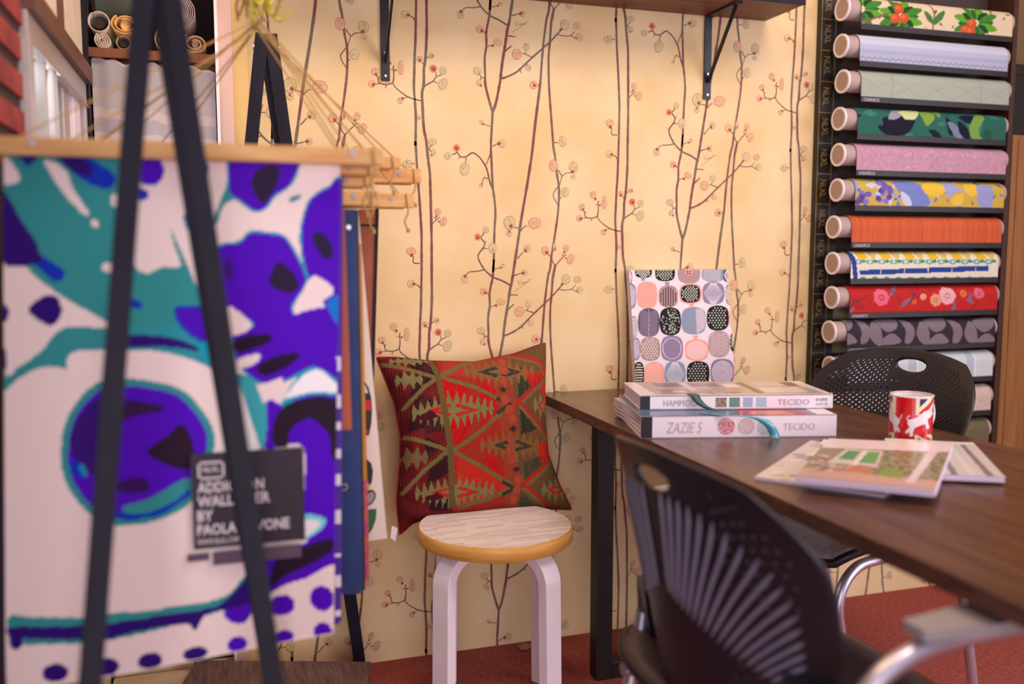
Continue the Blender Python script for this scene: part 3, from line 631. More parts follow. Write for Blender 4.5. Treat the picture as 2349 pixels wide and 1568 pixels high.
for sx, sy in ((-9,-6),(9,-6),(-9,8),(9,8)): P.ell(720+sx, 140+sy, 8, 4.5, BK)
ft = thing('fruit_print_canvas', 'white canvas printed with pink, black and lilac fruits, leaning on the wall', 'canvas', fb)
Pn = Vector(fnn)
P.build('printed_face', lambda A, B: (fb.x+A, fb.y+B*fn_up.y-.0006+0*A, fb.z+B*fn_up.z), PRINT, ft, flip=False)
m = MB(); q = [fb+Vector((a,0,0))+fn_up*b for a, b in ((-.158,0),(.158,0),(.158,.345),(-.158,.345))]; m.prism(q, Vector((0,.020,-.0035))); m.build('stretcher_frame', mat('canvas_side', (206,186,190), .8), ft)
P2 = MB(); 

# ---- the rack of wallpaper rolls
YR, RR = -.10, .0335
rk = thing('roll_rack', 'dark rack with gold-lettered black side strip, holding all the wallpaper rolls', 'rack', (2.05,-.01,0))
MB().mm((1.755,-.012,.42), (2.362,-.002,1.95)).build('back_board', mat('rack_board', (66,52,50), .8, c2=(52,42,42), scale=5), rk)
MB().mm((1.722,-.020,.42), (1.800,-.002,1.95)).build('side_strip', mat('black_strip', (36,28,26), .5), rk)
MB().mm((2.345,-.118,.42), (2.362,-.002,1.95)).build('upright', mat('dark_red_wood', (66,32,24), .5, c2=(52,24,20), scale=8), rk)
GOLD = mat('gold_ink', (150,124,66), .4)
gl = MB()
for x in (1.7245, 1.7735): gl.mm((x,-.0206,.43), (x+.0018,-.0202,1.95))
z = .44
while z < 1.93: gl.mm((1.727,-.0206,z), (1.773,-.0202,z+.0018)); z += .0905
gl.build('gold_rule', GOLD, rk)
z = .44
while z < 1.9:
    text_obj('lettering', 'NLXL', (1.738,-.0204,z+.074), (0,0,-1), (1,0,0), .022, GOLD, rk, width=.052); z += .0905
wp = MB()
for (x0, x1, z0, z1) in ((1.80,2.16,.905,.945),(1.80,1.98,.80,.87),(2.05,2.12,.80,.86)): wp.mm((x0,-.0135,z0), (x1,-.0125,z1))
wp.build('paper_scrap', mat('grey_green_paper', (140,134,112), .8), rk)
cores = mat('roll_core', (170,146,144), .6); rimm = mat('core_rim', (240,226,232), .4); tanm = mat('core_inside', (172,146,132), .8)
Kr6 = (lambda x, y: (1849+x/2.8, y/2.8)); Kr7 = (lambda x, y: (1849+x/2.614, 500+y/2.614))
def roll(idx, lx, ly, rx, ry, K, base, paintfn, label, brand=None, flap=.012, tone=None, grp='wallpaper rolls stacked on the display rack'):
    a = onY(lx, ly, YR); b = onY(rx, ry, YR); z0 = (a.z+b.z)/2; xa = a.x+.006; xb = b.x; xp = xa+.040
    t = thing('wallpaper_roll', label, 'wallpaper roll', (xa, YR, z0-RR), grp)
    MB().tube([(xa,YR,z0),(xb+.012,YR,z0)], RR-.003, 28, caps=True).build('core_tube', cores, t)
    rm = MB(); n = 32
    for r0, r1, dx in ((RR-.0005, RR-.0062, -.0006),): 
        vs = [(xa+dx, YR+r0*math.cos(2*math.pi*k/n), z0+r0*math.sin(2*math.pi*k/n)) for k in range(n)]+[(xa+dx, YR+r1*math.cos(2*math.pi*k/n), z0+r1*math.sin(2*math.pi*k/n)) for k in range(n)]
        rm.add(vs, [(k, (k+1) % n, n+(k+1) % n, n+k) for k in range(n)])
    rm.tube([(xa-.0006,YR,z0),(xa+.004,YR,z0)], RR-.0004, 32, caps=False)
    rm.build('rim', rimm, t, solid=.001)
    MB().cyl((xa-.0003,YR,z0), (xa+.0006,YR,z0), RR-.0062, 28).build('end_disc', tanm, t)
    # paper: wraps from the back over the top and hangs as a flap below the front
    ra = RR+.0006; arc0, arc1 = math.radians(215), math.radians(0)     # 90 = top ; 180 = front (-Y)
    L_ = xb-xp; over = ra*math.radians(170); dn = RR+.0+flap
    # t coordinate: 0 bottom of flap, up to front tangent, then round the top
    def conv(x, y): px, py = K(x, y); p = onY(px, py, YR-RR*.8); zt = p.z-z0; 
    def conv(x, y):
        px, py = K(x, y); p = onY(px, py, YR-RR*.85); h = p.z-z0
        tt = h+dn if h < 0 else dn+ra*math.asin(min(1, h/ra))
        return (p.x-xp, tt)
    Pp = Paint(0, L_, 0, dn+over, .0026, base, conv)
    if paintfn: paintfn(Pp, L_, dn)
    def fmap(A, B):
        ang = np.clip((B-dn)/ra, 0, 10); fl_ = B < dn
        return xp+A, np.where(fl_, YR-ra, YR-ra*np.cos(ang)), np.where(fl_, z0+B-dn, z0+ra*np.sin(ang))
    Pp.build('patterned_paper', fmap, PRINTD if tone else PRINT, t, solid=.0008)
    bs = MB(); bs.mm((xp,YR-ra-.0012,z0-dn-.0155), (xb,YR-ra+.0002,z0-dn)); lb = bs.build('label_strip', mat('label_black', (26,18,26), .5), t)
    if brand:
        text_obj('lettering', brand, (xp+.008,YR-ra-.0013,z0-dn-.0125), (1,0,0), (0,0,1), .0088, mat('label_white', (206,196,206), .6), lb, width=.056)
    for x in (xp-.012, xb+.006): MB().mm((x-.004,YR+.030,z0-.004), (x+.004,-.0125,z0+.004)).build('support_arm', BLACKM, t)
    return t
PRINTD = PRINT
def leafy(Pp, cols, n, sz, seed, L_, dn, aspect=.45):
    r_ = random.Random(seed); H = dn+.09
    for k in range(n):
        x, y = r_.uniform(0, L_), r_.uniform(0, H); t = r_.uniform(0, 3.14); l = sz*r_.uniform(.5,1.2); w = l*aspect*r_.uniform(.7,1.2); c, q = math.cos(t), math.sin(t)
        Pp.poly([(x+l*c*a-w*q*b, y+l*q*a+w*c*b) for a, b in ((-1,0),(-.5,.6),(0,.9),(.6,.5),(1,0),(.6,-.5),(0,-.9),(-.5,-.6))], r_.choice(cols), raw=True)
def p1(P_, L_, dn):
    leafy(P_, [(70,110,50),(50,84,44),(196,150,130)], 26, .012, 1, L_, dn)
    for cx, cy in ((350,60),(600,110),(1080,150)):
        for k in range(16):
            t = k/16*6.28; r = 95 if k % 2 else 60; P_.blob([(cx+r*math.cos(t)-24*math.sin(t), cy+r*.9*math.sin(t)+24*math.cos(t)),(cx+(r+55)*math.cos(t), cy+(r+45)*math.sin(t)*.9),(cx+r*math.cos(t)+24*math.sin(t), cy+r*.9*math.sin(t)-24*math.cos(t)),(cx+20*math.cos(t),cy+20*math.sin(t))], [(44,96,34),(88,150,40),(28,64,34),(60,120,44)][k % 4])
    for cx, cy in ((590,60),(565,120),(620,120),(1055,155),(1015,195),(1045,205)): P_.ell(cx, cy, 32, 32, (184,76,40)); P_.ell(cx-6, cy-8, 18, 14, (206,98,56))
    for pts in ([(790,10),(815,90),(805,210)],[(300,140),(400,130),(520,90)]): P_.line([P_.conv(*q) for q in pts], .006, (120,88,72))
    P_.blob([(750,70),(800,110),(810,160),(770,130)], (70,110,56)); P_.blob([(880,70),(820,110),(815,165),(870,120)], (70,110,56))
def p2(P_, L_, dn):
    for y, c in ((.03,(150,156,186)),(.042,(164,168,196)),(.055,(186,186,206)),(.075,(206,200,214)),(.09,(176,182,208))): P_.poly([(0,y-.006),(L_,y-.006),(L_,y+.006),(0,y+.006)], c, raw=True, alpha=.7)
    P_.poly([(0,0),(L_,0),(L_,.03),(0,.03)], (150,152,180), raw=True, alpha=.6)
    n = 26
    for k in range(n): x = L_*k/n; P_.line([(x,.006),(x+L_/n/2,.013),(x+L_/n,.006)], .0022, (108,108,136))
def p3(P_, L_, dn):
    for k in range(6):
        x = L_*k/5; P_.line([(x,0),(x,.1)], .0012, (136,138,120)); P_.line([(x,.005),(x+L_/5,.055)], .0012, (134,136,118)); P_.line([(x,.055),(x+L_/5,.005)], .0012, (134,136,118))
def p4(P_, L_, dn):
    leafy(P_, [(34,96,84),(52,118,100)], 30, .03, 4, L_, dn)
    for pts, c in (([(275,700),(310,730),(350,740),(310,770),(290,830),(270,790)],(22,22,44)),([(480,760),(560,740),(640,720),(690,770),(640,860),(520,870),(450,815),(490,800)],(20,18,40)),([(520,760),(560,710),(620,710),(600,750),(550,770)],(140,140,150)),([(610,710),(740,705),(700,760),(640,770),(615,750)],(190,196,140)),([(735,720),(810,720),(820,760),(770,810),(745,770)],(120,150,60)),([(820,710),(870,720),(850,760)],(110,140,60)),([(890,750),(930,800),(935,870),(905,850)],(20,20,44)),([(900,790),(950,800),(1000,880),(960,890)],(110,120,150)),([(970,780),(1030,830),(1040,900),(980,860)],(20,20,42)),([(980,750),(1060,740),(1100,770),(1050,800),(1000,780)],(20,22,44)),([(1050,790),(1120,730),(1150,750),(1100,830),(1115,900),(1060,890),(1040,840)],(112,146,70)),([(1130,850),(1170,830),(1180,890),(1140,900)],(30,80,70)),([(780,835),(830,840),(860,885),(810,880)],(22,24,46))): P_.blob(pts, c)
def p5(P_, L_, dn): leafy(P_, [(206,160,180),(166,112,142),(196,148,168)], 900, .006, 5, L_, dn, .25)
def p6(P_, L_, dn):
    P_.poly([(0,0),(L_,0),(L_,.15),(0,.15)], (190,160,72), raw=True)
    leafy(P_, [(70,86,150),(150,156,200),(110,120,180),(96,100,168),(186,190,210)], 80, .017, 6, L_, dn)
    for cx, cy, n in ((370,1230,9),(490,1230,14)):
        r_ = random.Random(cx)
        for k in range(n): P_.ell(cx+r_.uniform(-50,50), cy+r_.uniform(-60,70), 19, 19, [(104,88,160),(126,108,182),(84,66,138)][k % 3])
    for pts, c in (([(260,1150),(330,1160),(320,1230),(290,1300),(265,1240)],(140,150,200)),([(560,1160),(700,1170),(760,1230),(780,1320),(640,1320),(590,1240)],(112,124,186)),([(600,1230),(650,1260),(670,1320),(620,1310)],(190,190,214)),([(740,1190),(820,1170),(890,1200),(860,1250),(770,1250)],(214,180,60)),([(880,1170),(970,1200),(950,1240),(900,1260)],(150,154,206)),([(1010,1190),(1090,1180),(1100,1240),(1040,1260)],(214,180,60)),([(1100,1190),(1190,1200),(1180,1330),(1100,1320),(1090,1250)],(140,146,196)),([(940,1260),(1000,1250),(990,1320),(930,1310)],(212,178,62))): P_.blob(pts, c)
def p7(P_, L_, dn):
    r_ = random.Random(2)
    for k in range(150): x = r_.uniform(0, L_); P_.poly([(x,0),(x+.004,0),(x+.004,.15),(x,.15)], r_.choice([(184,82,50),(200,98,62),(174,72,44)]), raw=True, alpha=.45)
def p8(P_, L_, dn):
    P_.poly([(290,365),(290,300),(1100,280),(1100,350)], (210,204,190))
    for k in range(12):
        x = 300+k*71; c = (214,172,52) if k % 2 == 0 else (206,176,86)
        P_.poly([(x,205),(x+60,200),(x+68,245),(x+10,250)] if k % 2 == 0 else [(x,215),(x+28,195),(x+58,215),(x+28,262)], c)
        P_.ell(x+5, 262, 24, 15, (92,158,150)); P_.ell(x+38, 258, 14, 10, (60,128,112)); P_.ell(x+6, 262, 10, 7, (216,210,196)); P_.ell(x+34, 360, 18, 10, (84,150,140))
    P_.poly([(312,312),(1085,284),(1085,316),(316,342)], (38,62,140))
    for k in range(6): x = 440+k*142; P_.line([P_.conv(x,300), P_.conv(x,350)], .003, (206,200,186))
    P_.poly([(248,200),(282,200),(300,320),(302,375),(276,375),(270,300)], (38,62,140)); P_.blob([(215,240),(240,230),(250,330),(262,370),(225,372)], (92,160,150)); P_.poly([(205,205),(222,202),(232,260),(214,262)], (214,180,56)); P_.poly([(218,300),(236,320),(228,350)], (206,176,60))
def p9(P_, L_, dn):
    leafy(P_, [(78,48,78),(120,96,120),(150,34,34)], 26, .022, 9, L_, dn, .3)
    for cx, cy, r, c in ((445,475,46,(214,96,120)),(840,465,48,(216,160,168)),(770,490,34,(214,140,110)),(1030,450,30,(206,96,120)),(935,452,20,(206,110,60)),(695,470,18,(214,150,130)),(640,500,16,(206,90,50))):
        for k in range(7): t = k/7*6.28; P_.ell(cx+r*.55*math.cos(t), cy+r*.6*math.sin(t), r*.5, r*.52, c)
        P_.ell(cx, cy, r*.35, r*.4, tuple(max(0, v-40) for v in c)); P_.ell(cx, cy, r*.2, r*.22, c)
    for pts in ([(230,450),(300,500),(340,530)],[(290,500),(390,450)],[(290,500),(250,530)],[(500,420),(540,470),(560,520)],[(620,420),(640,480),(600,520)]): P_.line([P_.conv(*q) for q in pts], .0035, (84,52,72))
def p10(P_, L_, dn):
    G = (120,106,118)
    for x in (245, 510, 795, 1080):
        P_.blob([(x-75,612),(x+40,600),(x+32,650),(x-20,682),(x-65,655)], G); P_.blob([(x-75,758),(x-30,700),(x+15,695),(x+50,745)], G)
        P_.blob([(x+58,612),(x+110,625),(x+135,680),(x+115,740),(x+75,748),(x+80,680)], G); P_.blob([(x-90,620),(x-62,690),(x-70,765),(x-115,740),(x-140,690),(x-120,635)], G)
def p11(P_, L_, dn):
    for x in np.arange(0, L_, .11): P_.poly([(x,0),(x+.03,0),(x+.03,.2),(x,.2)], (168,176,190), raw=True); P_.line([(x+.035,0),(x+.035,.2)], .003, (226,226,230))
def p12(P_, L_, dn): leafy(P_, [(170,150,140),(210,196,186)], 300, .007, 12, L_, dn, .2)
rolls = [
 (1928,15,2302,60,Kr6,(206,186,160),p1,'topmost roll on the rack, white paper with green leaves and orange fruit',None),
 (1925,98,2292,141,Kr6,(182,184,208),p2,'pale blue watercolour-striped roll with zigzag edge, second from the top of the rack',None),
 (1928,182,2295,215,Kr6,(156,162,152),p3,'plain grey-green roll with faint diamond lines above the dark leaf roll','CASADECO'),
 (1920,265,2288,298,Kr6,(40,92,82),p4,'dark teal roll with navy and lime tropical leaves',None),
 (1918,350,2288,373,Kr6,(178,136,156),p5,'dusty pink finely mottled roll between the dark leaf and the grape rolls','CASADECO'),
 (1915,433,2284,447,Kr6,(182,160,104),p6,'yellow roll printed with purple grapes and blue leaves',None),
 (1907,517,2278,527,Kr6,(192,90,56),p7,'plain orange textured roll in the middle of the rack','CASADECO'),
 (1905,600,2270,605,Kr7,(214,208,192),p8,'roll with blue, yellow and turquoise tile pattern',None),
 (1903,680,2268,677,Kr7,(178,36,34),p9,'red roll with pink peonies and dark leaves','CASADECO'),
 (1897,760,2263,750,Kr7,(50,40,50),p10,'dark grey roll with large lighter half circles, just above the chair back','CASADECO'),
 (1898,842,2258,826,Kr7,(190,198,204),p11,'pale blue and white striped roll seen through the chair grip hole',None),
 (1898,925,2254,903,Kr7,(190,172,164),p12,'beige scribble-patterned roll, lower right behind the chair back',None),
 (1898,1005,2250,980,Kr7,(104,94,70),None,'plain khaki roll, lowest on the rack beside the table',None)]
for i, r in enumerate(rolls): roll(i, *r)

# ---- wooden cabinet and dark box at the far right
cb = thing('tall_cabinet', 'light brown wood-grained cabinet side at the right edge, beside the roll rack', 'cabinet', (2.6,-.3,0))
MB().mm((2.366,-.120,.0), (2.88,-.002,1.474)).build('carcass', mat('cabinet_wood', (150,100,56), .5, c2=(130,84,44), scale=5, stretch=(16,16,1)), cb, bevel=.002)
MB().mm((2.386,-.124,.02), (2.86,-.120,1.455)).build('door', MC['cabinet_wood'], cb, bevel=.001)
bx = thing('storage_box', 'matt black box standing on top of the tall brown cabinet', 'box', (2.6,-.06,1.475))
MB().mm((2.367,-.112,1.475), (2.86,-.01,1.67)).build('body', mat('black_card', (22,18,16), .8), bx, bevel=.004); MB().mm((2.366,-.115,1.655), (2.863,-.007,1.69)).build('lid', MC['black_card'], bx, bevel=.004)
MB().mm((2.366,-.0015,1.4), (2.9,-.0005,ROOM_T)).build('trim_7', mat('tan_panel', (118,92,64), .8))['kind'] = 'structure'

# ---- books on the table
bx_ = (onZ(1918,1001,TZ)-onZ(1470,1006,TZ)); bx_.z = 0; bl = bx_.length; bx_.normalize(); by_ = Vector((-bx_.y, bx_.x, 0)); bo = onZ(1470,1006,TZ)
INKL = mat('pale_pink_ink', (206,176,190), .6); INKG = mat('grey_mauve_ink', (176,160,172), .6); BLKS = mat('spine_black', (28,24,34), .5); COVER = mat('book_cover_white', (240,226,240), .35, spec=.5)
def book(name, label, o, L, D, z0, th, spine_items, top_paint, fan=False):
    t = thing(name, label, 'book', (o.x+bx_.x*L/2, o.y+bx_.y*L/2, z0), 'sample books stacked on the table')
    Pt = lambda a, b, z: Vector((o.x, o.y, 0))+bx_*a+by_*b+Vector((0,0,z))
    m = MB(); m.prism([Pt(0,0,z0), Pt(L,0,z0), Pt(L,0,z0+th), Pt(0,0,z0+th)], by_*.004); m.prism([Pt(0,0,z0), Pt(L,0,z0), Pt(L,D,z0), Pt(0,D,z0)], (0,0,.0025)); m.prism([Pt(0,0,z0+th-.0025), Pt(L,0,z0+th-.0025), Pt(L,D,z0+th-.0025), Pt(0,D,z0+th-.0025)], (0,0,.0025)); m.build('cover', COVER, t, bevel=.0012)
    pg = MB(); n = 12
    for k in range(n):
        z = z0+.003+(th-.006)*k/n; e = random.uniform(-.010,.006)*(1.6 if fan else .5)
        pg.prism([Pt(.002-(e if fan else 0),.004,z), Pt(L-.003,.004,z), Pt(L-.003,D-.004,z), Pt(-.012*fan*abs(e)*60-.004*fan+.002,D-.004,z)], (0,0,(th-.006)/n*.72), k % 2)
    pg.build('pages', [mat('page_cream', (226,208,214), .8), mat('page_lilac', (206,186,204), .8)], t)
    P = Paint(0, L, 0, D, .003, (226,212,216)); top_paint(P, L, D); P.build('cover_print', lambda A, B: (o.x+bx_.x*A+by_.x*B, o.y+bx_.y*A+by_.y*B, z0+th+.0006+0*A), PRINTG, t)
    for it in spine_items:
        k, a0, a1, b0, b1, mt_ = it[:6]
        if k == 'r': MB().prism([Pt(a0,-.0005,z0+b0), Pt(a1,-.0005,z0+b0), Pt(a1,-.0005,z0+b1), Pt(a0,-.0005,z0+b1)], by_*.0006).build('spine_panel', mt_, t)
        elif k == 'c':
            MB().prism([Pt(a0+a1*math.cos(q),-.0005,z0+b0+a1*math.sin(q)) for q in np.linspace(0, 6.283, 25)[:-1]], by_*.0006).build('spine_roundel', mt_, t)
        else: text_obj('lettering', it[6], Pt(a0,-.0008,z0+b0), bx_, (0,0,1), b1-b0, mt_, t, width=a1-a0, shear=it[7] if len(it) > 7 else 0)
    return t
s_ = bl/448.
def tp2(P, L, D):
    P.poly([(.0,0),(L,0),(L,D),(0,D)], (92,110,140), raw=True); P.poly([(L*.5,0),(L*.88,0),(L*.80,D*.8),(L*.55,D*.8)], (150,40,30), raw=True); P.poly([(L*.55,.01),(L*.8,.0),(L*.75,.05),(L*.6,.05)], (206,110,40), raw=True); P.poly([(L*.9,0),(L,0),(L,D),(L*.9,D)], (230,216,226), raw=True)
REDR = mat('red_roundel', (206,66,84), .5, c2=(226,190,200), scale=240); PNKR = mat('pink_roundel', (226,200,206), .5, c2=(206,170,180), scale=240); TEALR = mat('teal_roundel', (170,190,200), .5, c2=(214,206,216), scale=240)
b2h = .0475
book('sample_book', 'thick white fabric sample book lettered ZAZIE 5 TECIDO, lower of the two stacked books', bo, bl, .275, TZ+.0005, b2h,
 [('r',0,.024,.001,b2h-.001,BLKS),('t',58*s_,140*s_,.012,.036,INKL,'ZAZIE 5',.25),('c',194*s_,.0185,.0245,0,REDR),('c',240*s_,.0180,.0245,0,PNKR),('c',284*s_,.0175,.0225,0,TEALR),('t',325*s_,398*s_,.016,.031,INKL,'TECIDO'),
  ('t',.005,.018,.006,.012,INKG,'BOOK')][:-1], tp2, True)
o1 = onZ(1468,940,TZ+.0495); L1 = (onZ(1915,938,TZ+.0495)-o1).length
def tp1(P, L, D):
    P.poly([(L*.09,.012),(L*.97,.012),(L*.93,D),(L*.06,D)], (186,170,166), raw=True)
    for a, b, c_, d, col in ((.12,.1,.4,.45,(160,140,136)),(.42,.2,.6,.5,(176,156,150)),(.62,.1,.66,.9,(110,92,84)),(.68,.15,.9,.5,(214,200,204)),(.7,.62,.86,.95,(196,186,190)),(.15,.6,.5,.9,(140,120,112)),(.3,.3,.34,.95,(206,192,190)),(.52,.55,.6,.8,(226,214,214)),(.86,.6,.93,.9,(120,96,84)),(.2,.2,.27,.35,(206,190,188)),(.46,.12,.55,.2,(130,104,96))): P.poly([(L*a,D*b),(L*c_,D*b),(L*c_,D*d),(L*a,D*d)], col, raw=True)
s1 = L1/447.
book('sample_book', 'fabric sample book lettered HAMMOCK TECIDO with a room photograph on its cover', o1, L1, .205, TZ+.0005+b2h+.0015, .031,
 [('r',0,.022,.001,.030,BLKS),('t',54*s1,140*s1,.008,.0225,INKG,'HAMMOCK'),('r',174*s1,199*s1,.005,.026,mat('brown_swatch', (120,90,84), .7, c2=(160,150,130), scale=150)),('r',206*s1,230*s1,.005,.026,mat('green_swatch', (104,140,128), .7)),('r',238*s1,260*s1,.005,.026,mat('blue_stripe_swatch', (160,170,214), .7)),('r',268*s1,292*s1,.005,.026,mat('sky_swatch', (166,186,218), .7)),
  ('t',318*s1,392*s1,.009,.022,INKG,'TECIDO'),('r',403*s1,437*s1,.004,.026,mat('sticker_white', (238,232,244), .5)),('t',406*s1,434*s1,.0165,.0225,mat('violet_ink', (104,84,130), .6),'有効期限'),('t',406*s1,434*s1,.007,.0125,MC['violet_ink'],'2022年12月')], tp1)
def ribbon(label, name_m, pts, w, par=None):
    t = thing('ribbon_handle', label, 'ribbon', pts[0], 'ribbons looped over the book spines'); P = smooth_path(pts, 8); n = len(P); vs = []; fs = []
    for i, p in enumerate(P): f = i/(n-1); wv = Vector((bx_.x*w*.5, bx_.y*w*.5, 0))*(1 if f < .9 else 1); vs += [p-wv, p+wv]
    m = MB(); m.add(vs, [(2*i, 2*i+1, 2*i+3, 2*i+2) for i in range(n-1)], 0, True); m.build('band', name_m, t, solid=.0012)
Pb = lambda a, b, z: Vector((bo.x, bo.y, 0))+bx_*a+by_*b+Vector((0,0,z))
ribbon('blue satin ribbon hanging over the spine of the ZAZIE 5 book', mat('blue_satin', (84,160,186), .25, spec=.7),
   [Pb(150*s_,.02,TZ+.0497), Pb(185*s_,-.006,TZ+.0505), Pb(225*s_,-.014,TZ+.0495), Pb(262*s_,-.016,TZ+.043), Pb(288*s_,-.015,TZ+.028), Pb(300*s_,-.012,TZ+.010), Pb(302*s_,-.014,TZ+.0015)], .021)
Po = lambda a, b, z: Vector((o1.x, o1.y, 0))+bx_*a+by_*b+Vector((0,0,z))
ribbon('dark green ribbon curling over the spine of the HAMMOCK book', mat('green_satin', (60,84,72), .35, spec=.6),
   [Po(120*s1,.015,TZ+.0825), Po(124*s1,-.006,TZ+.082), Po(128*s1,-.012,TZ+.073), Po(142*s1,-.014,TZ+.060), Po(168*s1,-.012,TZ+.0505), Po(215*s1,-.006,TZ+.0500)], .019)

# ---- mug with the flag print
mb = onZ(2087,1011,TZ); MR, MH = .0425, .098
mg = thing('mug', 'white mug with red, white and blue flag print and two white lions, behind the magazines', 'mug', mb)
vd = Vector((-mb.x, CAMY-mb.y, 0)).normalized(); sd = Vector((-vd.y, vd.x, 0)); th0 = math.atan2(vd.y, vd.x)
def m_conv(x, y):    # zoom coordinates: left rim 1040, right 1548 ; top 668, bottom 1190
    a = max(-.999, min(.999, (x-1292)/252.)); return (math.asin(a)*MR, MH*(1190+ -y)/ (1190-640))
P = Paint(-math.pi*MR, math.pi*MR, 0, MH, .0012, (200,20,34), m_conv)
CR, NV, RD = (236,220,190), (52,44,110), (206,20,34)
def flag(x0, sgn):
    f = lambda x: x0+sgn*x
    for yt, dr in ((640, 1), (1190, -1)):
        g_ = lambda y: yt+dr*y
        P.poly([(f(0),g_(0)),(f(400),g_(0)),(f(400),g_(200 if dr>0 else 130)),(f(0),g_(200 if dr>0 else 130))], CR)
        P.poly([(f(40),g_(15)),(f(135),g_(15)),(f(42),g_(110 if dr>0 else 90))], NV)
        P.poly([(f(30),g_(190 if dr>0 else 120)),(f(60),g_(150 if dr>0 else 100)),(f(190),g_(0)),(f(260),g_(0)),(f(110),g_(185 if dr>0 else 130))], RD)
        P.poly([(f(170),g_(190 if dr>0 else 130)),(f(250),g_(70)),(f(250),g_(190 if dr>0 else 130))], NV)
flag(1342, 1); flag(1118, -1)
P.poly([(1118,640),(1342,640),(1342,1200),(1118,1200)], RD); P.poly([(900,850),(1700,850),(1700,1070),(900,1070)], RD)
LI = (232,224,236)
P.blob([(1262,905),(1330,880),(1400,835),(1440,800),(1490,790),(1530,810),(1520,860),(1480,900),(1500,990),(1470,1000),(1450,945),(1360,980),(1330,1010),(1318,1085),(1285,1090),(1285,1040),(1255,1060),(1238,1040),(1280,985),(1262,950)], LI)
P.blob([(1045,800),(1090,820),(1120,870),(1165,905),(1165,950),(1150,985),(1180,1040),(1165,1060),(1145,1035),(1135,1065),(1110,1055),(1095,980),(1050,930),(1038,880)], LI)
for pts in ([(1265,905),(1245,890),(1262,862),(1280,852)],[(1165,905),(1186,885),(1180,860),(1195,850)]): P.line([m_conv(*q) for q in pts], .0018, LI)
P.build('printed_wall', lambda A, B: (mb.x+MR*(vd.x*np.cos(A/MR)+sd.x*np.sin(A/MR)), mb.y+MR*(vd.y*np.cos(A/MR)+sd.y*np.sin(A/MR)), mb.z+B), GLAZE, mg, solid=.0035, offset=-1)
m = MB(); m.tube([mb+Vector((0,0,MH-.0012)), mb+Vector((0,0,MH+.0012))], MR-.0012, 48, caps=False, mi=0); m.build('rim', mat('white_glaze', (240,234,242), .12, coat=.5), mg, solid=.0034)
MB().cyl(mb+Vector((0,0,.0005)), mb+Vector((0,0,.004)), MR-.002, 40).build('base', MC['white_glaze'], mg)
MB().tube([mb+Vector((0,0,.004)), mb+Vector((0,0,MH-.001))], MR-.0036, 40, caps=False).build('inner_glaze', MC['white_glaze'], mg)
hd = -vd*.8+sd*.6
MB().tube(smooth_path([mb+hd*(MR-.002)+Vector((0,0,.078)), mb+hd*(MR+.020)+Vector((0,0,.078)), mb+hd*(MR+.029)+Vector((0,0,.05)), mb+hd*(MR+.018)+Vector((0,0,.024)), mb+hd*(MR-.002)+Vector((0,0,.022))], 6), .0045, 10).build('handle', MC['white_glaze'], mg)

# ---- magazines
def mag(label, c4, z0, th, paint, curl=0.):
    c4 = [onZ(x, y, z0+th) for x, y in c4]; a, b, c, d = c4   # front left, front right, back right, back left
    t = thing('magazine', label, 'magazine', ((a+c)/2).to_tuple()[:2]+(z0,), 'magazines spread on the table')
    m = MB(); n = 5
    for k in range(n):
        j = [Vector((random.uniform(-.0012,.0012), random.uniform(-.0012,.0012), 0)) for _ in range(4)]
        m.prism([Vector((p.x, p.y, z0+th*k/n))+q for p, q in zip((a,b,c,d), j)], (0,0,th/n*.94), 0)
    m.build('pages', mat('page_edge', (226,206,232), .55), t)
    P = Paint(0, 1, 0, 1, .008, (200,190,190)); paint(P)
    A3, B3, C3, D3 = [np.array((p.x, p.y)) for p in (a,b,c,d)]
    def fm(U, V):
        X = (1-U)*(1-V)*A3[0]+U*(1-V)*B3[0]+U*V*C3[0]+(1-U)*V*D3[0]; Y = (1-U)*(1-V)*A3[1]+U*(1-V)*B3[1]+U*V*C3[1]+(1-U)*V*D3[1]
        return X, Y, z0+th+.0006+curl*np.clip(U-.7,0,1)**2*np.clip(V,0,1)
    P.build('front_cover', fm, PRINTG, t, solid=.0005, offset=1)
def mpa(P):
    r_ = random.Random(1); P.poly([(0,0),(1,0),(1,1),(0,1)], (150,134,112), raw=True)
    P.poly([(0,.72),(1,.78),(1,1),(0,1)], (226,206,212), raw=True); P.poly([(.0,.0),(1,0),(1,.16),(0,.2)], (196,156,146), raw=True)
    for k in range(160): x, y = r_.uniform(.5,.98), r_.uniform(.15,.72); P.poly([(x,y),(x+.03,y+.01),(x+.02,y+.05),(x-.01,y+.03)], r_.choice([(104,110,62),(130,128,78),(84,84,50),(146,126,92),(92,130,60)]), raw=True)
    for k in range(60): x, y = r_.uniform(.02,.5), r_.uniform(.15,.5); P.poly([(x,y),(x+.05,y+.01),(x+.03,y+.06),(x-.01,y+.04)], r_.choice([(176,124,100),(196,160,160),(146,110,90),(206,180,186)]), raw=True)
    P.poly([(.15,.35),(.52,.35),(.5,.72),(.2,.72)], (206,196,196), raw=True); P.poly([(.2,.45),(.32,.45),(.33,.68),(.23,.68)], (84,150,96), raw=True); P.poly([(.37,.4),(.5,.4),(.48,.68),(.39,.68)], (92,160,84), raw=True); P.poly([(.34,.34),(.37,.34),(.37,.72),(.35,.72)], (230,220,224), raw=True)
    P.poly([(.78,.08),(.84,.08),(.92,.8),(.84,.8)], (214,194,206), raw=True); P.poly([(.55,.16),(.75,.14),(.72,.3),(.58,.32)], (120,150,60), raw=True); P.poly([(.3,.2),(.5,.16),(.5,.3),(.36,.34)], (186,120,84), raw=True)
